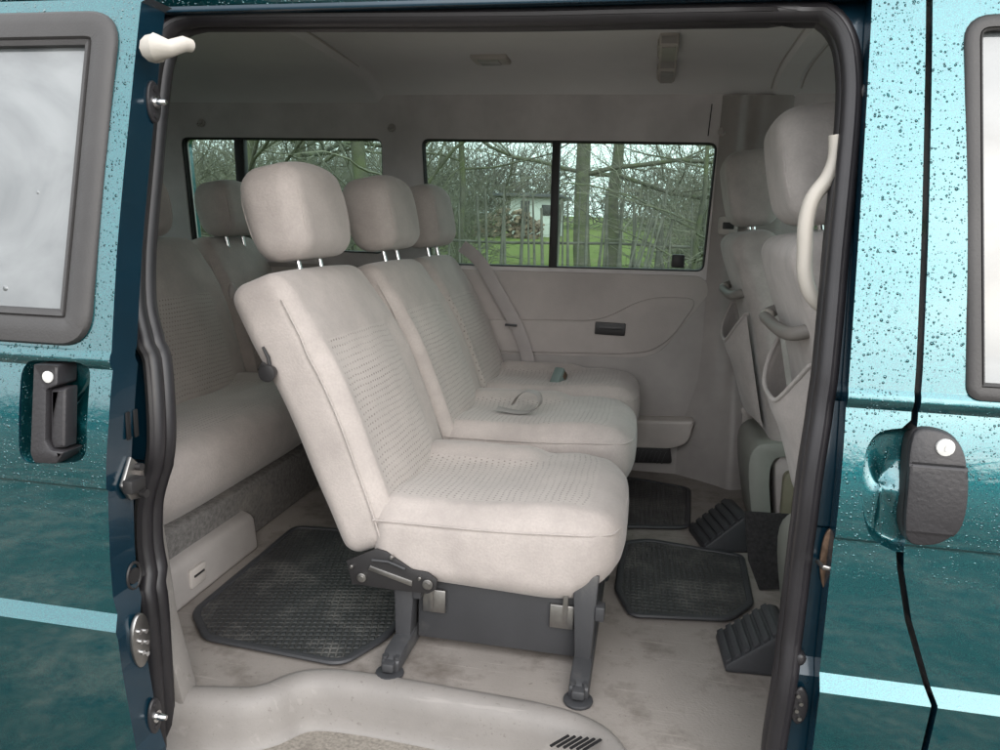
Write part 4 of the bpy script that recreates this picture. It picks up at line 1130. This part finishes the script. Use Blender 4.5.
# ---- front seats seen from behind
def front_seat(yc_, label, dx=0, hdx=0):
    s = thing('front_seat', label, 'seat', (.5, yc_, 0), 'front seats seen from behind')
    o = backrest('backrest', s, .62, .47, .12, (.435 + dx, yc_, .27), -12.5, mats=('backfab', 'backfab'), panel=(.08, .4)); loc_to(s, o)
    ob = o
    Mx = T(Vector((.435 + dx, yc_, .27))) @ RY(-12.5)
    o = cushion('seat_cushion', s, .50, .47, .15, (.66 + dx, yc_, .34), -3, mats=('fab', 'pat'), res=.03); loc_to(s, o)
    o = headrest(s, (.283 + dx + hdx, yc_, .990), -8, size=(.125, .27, .205), mats=('backfab',), rods=.06); loc_to(s, o)
    # map pocket: a pouch hanging on the back, open at the top
    t = bmesh.new(); rows = []
    for i in range(13):
        z = .07 + .33 * i / 12; row = []
        for k in range(15):
            y = -.18 + .36 * k / 14; e = 1 - (abs(y) / .18) ** 4
            sag = .085 * sm(.4, 1, i / 12) * (1 - abs(y / .18) ** 3)
            d = .008 + (.03 + .035 * (i / 12) ** 2) * max(0, e) * (1 - ((i / 12 - .55) ** 2) * .8)
            if i == 0 : d = .004
            row.append(t.verts.new((-.06 - d, y, z - sag)))
        rows.append(row)
    for a, b_ in zip(rows, rows[1:]):
        for k in range(14): t.faces.new((a[k], a[k + 1], b_[k + 1], b_[k]))
    rim = [v.co.copy() for v in rows[-1]]
    g = bmesh.ops.extrude_face_region(t, geom=t.faces[:] + t.edges[:] + t.verts[:])
    for e in g['geom']:
        if isinstance(e, bmesh.types.BMVert): e.co.x += .004
    bmesh.ops.recalc_face_normals(t, faces=t.faces)
    o = bm_obj('map_pocket', t, 'backfab', s, Mx, ang=80); loc_to(s, o)
    r_ = B().tube([rim[0] + Vector((.012, 0, 0))] + rim + [rim[-1] + Vector((.012, 0, 0))], .0045, 8).add('pocket_rim', 'backfab'); r_.parent = o
    hb_ = B().tube(catmull([(-.055, -.17, .46), (-.085, -.15, .455), (-.092, -.05, .45), (-.092, .08, .45), (-.09, .17, .455), (-.06, .195, .46)], 5), .013, 10)
    hb_ = hb_.add('grip_bar', 'grip', s, Mx); loc_to(s, hb_)
    o = B().ball((-.088, .16, .455), .016, (1, 1.3, .9)).add('grip_end', 'cream'); o.parent = hb_
    return s
front_seat(.53, 'larger looking front seat right behind the door pillar, with white grab bar beside it')
front_seat(1.36, 'farther front seat next to the far wall, with drooping map pocket', -.02, .0)
for (y0, y1, lab) in ((1.10, 1.56, 'grey green seat box with olive panel under the farther front seat'), (.28, .76, 'grey green seat box under the front seat behind the door pillar')):
    pb_ = thing('seat_box', lab, 'box', (.6, (y0 + y1) / 2, 0), 'boxes under the front seats')
    b = B().prism([(.40, y0 + .02, 0), (.37, y0 + .02, .24), (.39, y0 + .02, .27), (.86, y0 + .02, .27), (.86, y0 + .02, 0)], (0, y1 - y0 - .02, 0), .012); o = b.add('box_body', 'trimd', pb_); loc_to(pb_, o)
    q = catmull([(.345, y0, 0), (.315, y0, .12), (.30, y0, .235), (.315, y0, .285), (.36, y0, .30), (.48, y0, .30), (.48, y0, .27), (.40, y0, .265), (.365, y0, .25), (.36, y0, .18), (.385, y0, 0)], 3, True)
    o = B().prism(q, (0, .30, 0), .003).add('side_cover', 'greenp', pb_); loc_to(pb_, o)
    q = [tuple(p) for p in round_poly([(.40, .02), (.395, .225), (.62, .225), (.62, .02)], .03)]
    b = B().prism([(x, y0 - .005, z) for x, z in q], (0, .03, 0), .004); o = b.add('front_panel', 'olive', pb_); loc_to(pb_, o); pn = o
    q = [tuple(p) for p in round_poly([(.43, .04), (.43, .19), (.58, .19), (.58, .04)], .02)]
    o = B().tube([Vector((x, y0 - .006, z)) for x, z in q], .004, 6, True).add('panel_bead', 'olive'); o.parent = pn
# lap belt anchor on the far pillar
p = at(748, 410, y=1.52)
ab = B().cyl((p.x, p.y, p.z), (0, 1, 0), .022, .02, 20, bev=.004).box((p.x - .016, p.y - .006, p.z - .05), (p.x + .016, p.y + .006, p.z), .004).add('belt_anchor', 'trim'); P(ab)
p = at(728, 226, y=1.60)
ua = P(B().box((p.x - .03, p.y - .015, p.z - .03), (p.x + .03, p.y + .02, p.z + .03), .008).add('belt_guide', 'trim')); o = B().box((p.x - .018, p.y - .018, p.z - .010), (p.x + .018, p.y - .013, p.z + .012), .002).add('guide_slot', 'blackp'); o.parent = ua

# ------------------------------------------------------------------ loose things on the floor
def mat_(name, label, px, rr=.03, extra=None, rz=0, cat='floor mat'):
    pts = [at(u, v, z=.004) for u, v in px]
    poly = [tuple(p) for p in round_poly([(p.x, p.y) for p in pts], rr)]
    c = sum((Vector(p) for p in poly), Vector((0, 0))) / len(poly)
    Lp = [((Vector(p) - c)) for p in poly]
    a0 = Vector(poly[0])
    Minv = RZ(-rz)
    Q = [(Minv @ Vector((p.x, p.y, 0))) for p in Lp]
    o = thing(name, label, cat, (c.x, c.y, .003), 'rubber floor mats', R_(rz))
    b = B().prism([(p.x, p.y, .001) for p in Q], (0, 0, .007)); b.add('ribbed_pad', 'rubber', o)
    b = B().tube([Vector((p.x, p.y, .0065)) for p in Q], .0065, 8, True, flat=(.009, .0055, (0, 0, 1))); b.add('raised_rim', 'chock', o)
    return o
mat_('floor_mat', 'large black rubber mat with dusty grid, left of the folding seat', [(195, 614), (296, 529), (440, 540), (455, 555), (385, 640), (341, 666), (207, 640)], [.03, .03, .03, .03, .04, .03, .02], rz=14)
mat_('floor_mat', 'dusty black rubber mat right of the folding seat, between the two rubber chocks', [(618, 592), (624, 545), (648, 542), (741, 558), (750, 606), (728, 621), (632, 617)], [.02, .02, .03, .02, .02, .02, .02], rz=2)
mat_('floor_mat', 'small black rubber mat farthest back, by the vent of the far wall', [(560, 527), (580, 478), (632, 480), (688, 490), (687, 529)], [.03, .02, .03, .025, .03], rz=2)
def chock(label, A, W_, L, Hh, rz):
    """rubber wheel chock: ribbed slope, smooth low front"""
    o = thing('wheel_chock', label, 'wheel chock', A, 'rubber wheel chocks', R_(rz))
    b = B().prism([(0, 0, .002), (0, 0, .016), (L * .62, 0, Hh), (L * .72, 0, Hh - .002), (L, 0, .03), (L, 0, .002)], (0, W_, 0), .004)
    b.add('wedge_body', 'chock', o)
    b = B(); n = 6
    for k in range(n):
        f0 = (k + .12) / n; f1 = (k + .78) / n
        x0, x1 = L * .62 * f0, L * .62 * f1; z0, z1 = .016 + (Hh - .016) * f0, .016 + (Hh - .016) * f1
        b.prism([(x0, .004, z0 - .002), (x0 - .0025, .004, z0 + .006), (x1 - .0025, .004, z1 + .006), (x1, .004, z1 - .002)], (0, W_ - .008, 0), .0015)
    b.add('grip_ribs', 'chock', o)
    return o
chock('ribbed black rubber chock nearest the door sill, on bare beige floor', at(725, 673, z=.0), .13, .165, .095, 4)
chock('ribbed black rubber chock beyond the dusty mat, under the front seats', at(704, 553, z=.0), .15, .17, .105, 14)
# scrap of carpet leaning on the seat box
q = [at(u, v, y=.80) for u, v in [(748, 516), (795, 519), (797, 586), (760, 586), (750, 560)]]
q = [p + Vector((0, .05 * (p.z / .15), 0)) for p in q]
cp2 = B().prism(q, (0, .009, 0), .002).add('carpet_offcut', 'carpetb'); zmin = min(v.co.z for v in cp2.data.vertices)
for v in cp2.data.vertices: v.co.z -= zmin - .002
tag(cp2, 'black carpet offcut leaning upright beside the olive seat box panel', 'carpet piece')

# ------------------------------------------------------------------ outside, behind the van
def wpos(u, Y): return (u - 655) / F * (Y - CAM.y)      # x of a photo column at depth Y
def zpos(v, Y, u=560): return CAM.z - (v - (230 + .03 * (u - 655))) / F * (Y - CAM.y)
def blade(b, pts, r0, r1, n=4):
    k = len(pts) - 1; b.tube(pts, [r0 + (r1 - r0) * i / k for i in range(k + 1)], n, cap=False)
class Twigs:
    def __init__(s): s.v = []; s.f = []
    def add(s, pts, r0, r1, n=3):
        k = len(pts) - 1; base = len(s.v); prev = None
        for i, p in enumerate(pts):
            d = (pts[min(i + 1, k)] - pts[max(i - 1, 0)]).normalized()
            x = d.orthogonal().normalized() if prev is None else (prev - d * prev.dot(d)).normalized()
            prev = x; y = d.cross(x); r = r0 + (r1 - r0) * i / k
            for j in range(n):
                a = 2 * math.pi * j / n; s.v.append(p + x * r * math.cos(a) + y * r * math.sin(a))
        for i in range(k):
            for j in range(n):
                a = base + i * n + j; c = base + i * n + (j + 1) % n; s.f.append((a, c, c + n, a + n))
    def obj(s, name, mat, par=None):
        me = bpy.data.meshes.new(name); me.from_pydata([tuple(v) for v in s.v], [], s.f); me.update()
        me.materials.append(MAT[mat]); me.polygons.foreach_set('use_smooth', [True] * len(me.polygons))
        o = bpy.data.objects.new(name, me); C.objects.link(o); o.parent = par; return o
def grow(tw, p, d, L, r, depth, rn, seg=5, wob=.25, up=.05, maxd=3, kids=(3, 5), tw2=None):
    pts = [p.copy()]; dd = d.normalized()
    for i in range(seg):
        dd = (dd + Vector((rn.uniform(-wob, wob), rn.uniform(-wob, wob), rn.uniform(-wob, wob) + up))).normalized()
        pts.append(pts[-1] + dd * L / seg)
    (tw if depth < 2 or tw2 is None else tw2).add(pts, r, r * (.62 if depth < maxd else .25), 7 if depth == 0 else (5 if depth == 1 else 3))
    if depth >= maxd: return
    for k in range(rn.randint(*kids) + (1 if depth else 0)):
        i = rn.randint(1 if depth else 2, seg); q = pts[i]; e = pts[i] - pts[i - 1]
        nd = (e.normalized() + Vector((rn.uniform(-1, 1), rn.uniform(-1, 1), rn.uniform(-.5, .9))) * .95).normalized()
        grow(tw, q, nd, L * rn.uniform(.45, .75), r * (1 - .38 * i / seg) * rn.uniform(.4, .62), depth + 1, rn, seg, wob * 1.15, up, maxd, kids, tw2)
def tree(label, x, y, H, r, seed, lean=(0, 0), group='bare trees behind the van', maxd=3, kids=(4, 6), mat='bark', low=1.2):
    rn = random.Random(seed); o = thing('tree', label, 'tree', (x, y, GZ), group)
    tk = Twigs(); br = Twigs(); tg_ = Twigs()
    pts = [Vector((0, 0, -.1))]; n = 8
    for i in range(n): pts.append(Vector((lean[0] * (i + 1) / n * H + rn.uniform(-.06, .06) * H * .15, lean[1] * (i + 1) / n * H, H * (i + 1) / n)))
    tk.add([pts[0] + Vector((0, 0, 0))] + pts[1:], r * 1.25, r * .5, 9); tk.obj('trunk', mat, o)
    for k in range(rn.randint(9, 12)):
        z = rn.uniform(low, H * .95); f = z / H * n; i = min(n - 1, int(f)); q = pts[i].lerp(pts[i + 1], f - i)
        a = rn.uniform(0, 6.28)
        grow(br, q, Vector((math.cos(a), math.sin(a), rn.uniform(-.1, .6))), rn.uniform(1.0, 2.0) * H * .28, r * rn.uniform(.3, .5), 1, rn, 6, .28, .03, maxd, kids, tg_)
    br.obj('branches', mat, o); tg_.obj('twigs', 'twig', o)
    return o
tree('mossy bare tree with crooked limbs, left of the fence, seen in the left window', wpos(215, 8), 8, 4.5, .07, 3, (.10, 0))
tree('forked bare tree behind the fence, seen between the two windows', wpos(365, 7.2), 7.2, 4.2, .09, 11, (-.06, 0))
tree('thin bare tree with drooping twigs, seen in the left half of the middle window', wpos(455, 10), 10, 5.0, .045, 23, (.05, 0))
tree('thick leaning tree trunk against bright sky, just right of the window bar', wpos(590, 15), 15, 7.5, .15, 31, (-.05, 0), low=2.2)
tree('tall pale tree trunk against bright sky, right of the leaning trunk', wpos(615, 17), 17, 8, .13, 37, (.0, 0), low=2.3)
tree('slender young tree with spreading branches in the right half of the middle window', wpos(694, 9.0), 9.0, 3.6, .035, 41, (.02, 0), low=.9)
tree('tall bare tree far off in the left window, behind the mossy tree', wpos(300, 19), 19, 8, .12, 47, (.02, 0))
tree('mossy bare tree seen through the left window, right of its bar', wpos(285, 12), 12, 6, .10, 61, (.03, 0))
# thicket: a mass of thin stems
rn = random.Random(5)
def thicket(name, label, n, x0, x1, y0, y1, h0, h1, r, mat, gaps=()):
    tw = Twigs()
    for _ in range(n):
        y = rn.uniform(y0, y1); x = rn.uniform(x0, x1)
        u = 655 + x / (y - CAM.y) * F
        dens = 1.0
        for (a, b_, k) in gaps:
            if a < u < b_: dens = k
        hh = rn.uniform(h0, h1) * (.5 + .5 * dens) * (.75 + .5 * noise.noise(Vector((x * .35, y * .35, 9))))
        if rn.random() > dens: continue
        p = Vector((x, y, GZ + .018 * max(0, y - 12) + rn.uniform(-.05, hh * .5)))
        d = Vector((rn.uniform(-.9, .9), rn.uniform(-.9, .9), rn.uniform(.1, 1.2))).normalized()
        pts = [p]
        for k in range(5):
            d = (d + Vector((rn.uniform(-.4, .4), rn.uniform(-.4, .4), rn.uniform(-.35, .3)))).normalized(); pts.append(pts[-1] + d * hh * .17)
        tw.add(pts, r * rn.uniform(.6, 1.3), r * .3)
        for k in range(3):
            q = pts[rn.randint(1, 4)]; e = Vector((rn.uniform(-1, 1), rn.uniform(-1, 1), rn.uniform(-.4, 1))).normalized()
            tw.add([q, q + e * hh * .1, q + (e + Vector((rn.uniform(-.5, .5), 0, rn.uniform(-.5, .2)))) * hh * .18], r * .5, r * .2)
    o = tw.obj(name, mat); tag(o, label, None, None, 'stuff'); return o
thicket('thicket', 'dense tangle of pale green bare twigs behind the fence', 9000, -26, 9, 14, 24, 2.8, 5.0, .013, 'twig', gaps=((478, 665, 0),))
thicket('thicket', 'brown tangle of bare bushes farther back', 6000, -100, 30, 75, 95, 9, 17, .055, 'twig2', gaps=((562, 606, .25), (606, 720, .7)))
thicket('undergrowth', 'low tangle of weeds and thin twigs along the foot of the fence', 2600, -12, 3.5, 8.5, 11, .7, 1.5, .008, 'twig', gaps=((470, 665, .12),))
# rustic fence: uprights of uneven sticks on a rail
fn_ = thing('stick_fence', 'rustic garden fence of uneven grey sticks on a low rail', 'fence', (wpos(560, 9.2), 9.2, GZ))
fx = fn_.location.x; k = 0
x = wpos(395, 9.2)
while x < wpos(730, 9.2):
    u = 655 + x / 10.25 * F
    h = rn.uniform(1.55, 1.95) + (.12 if rn.random() < .15 else 0); r = rn.uniform(.014, .028)
    le = rn.uniform(-.07, .07) if rn.random() < .8 else rn.uniform(-.3, .3)
    pts = [Vector((x - fx, rn.uniform(-.03, .03), -.05)), Vector((x - fx + le * .4 * h, 0, h * .5)), Vector((x - fx + le * h, rn.uniform(-.04, .04), h))]
    b = B().tube(pts, [r, r * .9, r * .6], 7); b.add('stick', 'post', fn_); k += 1
    x += rn.uniform(.045, .15) if u > 470 else rn.uniform(.14, .4)
    if k > 95: break
for zr in (1.16, .35):
    b = B().tube([Vector((wpos(380, 9.2) - fx, .05, zr)), Vector((wpos(500, 9.2) - fx, .05, zr - .02)), Vector((wpos(620, 9.2) - fx, .05, zr + .02)), Vector((wpos(750, 9.2) - fx, .05, zr - .01))], .018, 8); b.add('rail', 'post', fn_)
# leaning bundle of poles
pl_ = thing('pole_bundle', 'bundle of long grey poles leaning together against the stick fence', 'poles', (wpos(640, 8.7), 8.7, GZ))
for k in range(9):
    a = rn.uniform(-.35, .2); b = B().tube([Vector((k * .035 - .3, 0, 0)), Vector((k * .025 - .3 + .42 + a * .2, .35, 1.65 + rn.uniform(-.2, .25)))], [.016, .009], 7); b.add('pole', 'post', pl_)
# shed with a woodpile
sx, sy = wpos(535, 50), 50
sh = thing('shed', 'low whitewashed shed with flat dark roof behind the garden fence', 'shed', (sx, sy, GZ + .018 * 38))
sh.scale = (2, 2, 1.55)
B().box((-.75, 0, 0), (.75, 2.5, 1.65), .01).add('wall', 'shedw', sh)
B().box((-1.3, -.35, 1.65), (1.0, 2.8, 1.78), .02).add('roof', 'shedr', sh)
B().box((-.4, -.02, .15), (-.1, .02, 1.5), .01).add('door', 'shedr', sh)
B().box((.3, -.02, .9), (.6, .02, 1.35), .01).add('window', 'blackp', sh)
sx2 = wpos(512, 46)
wp = thing('woodpile', 'heap of split firewood stacked left of the white shed', 'woodpile', (sx2, 46, GZ + .018 * 34)); wp.scale = (1.9, 1.9, 1.5)
b = B()
for k in range(150):
    zx = rn.uniform(-1, 1); zz = rn.uniform(.05, 1.35 - .8 * abs(zx)); r = rn.uniform(.05, .09)
    b.cyl((zx * 1.1, rn.uniform(-.15, .15), zz), (rn.uniform(-.5, .5), 1, rn.uniform(-.4, .4)), r, .5, 6)
o = b.add('firewood', 'log', wp); o['kind'] = 'stuff'

# bare hedge and bushes on the camera's side, mirrored in the wet paint
thicket('hedge', 'bare hedge across the muddy grass on the near side of the van', 2500, -30, 30, -26, -21, 3, 6, .03, 'twig2')
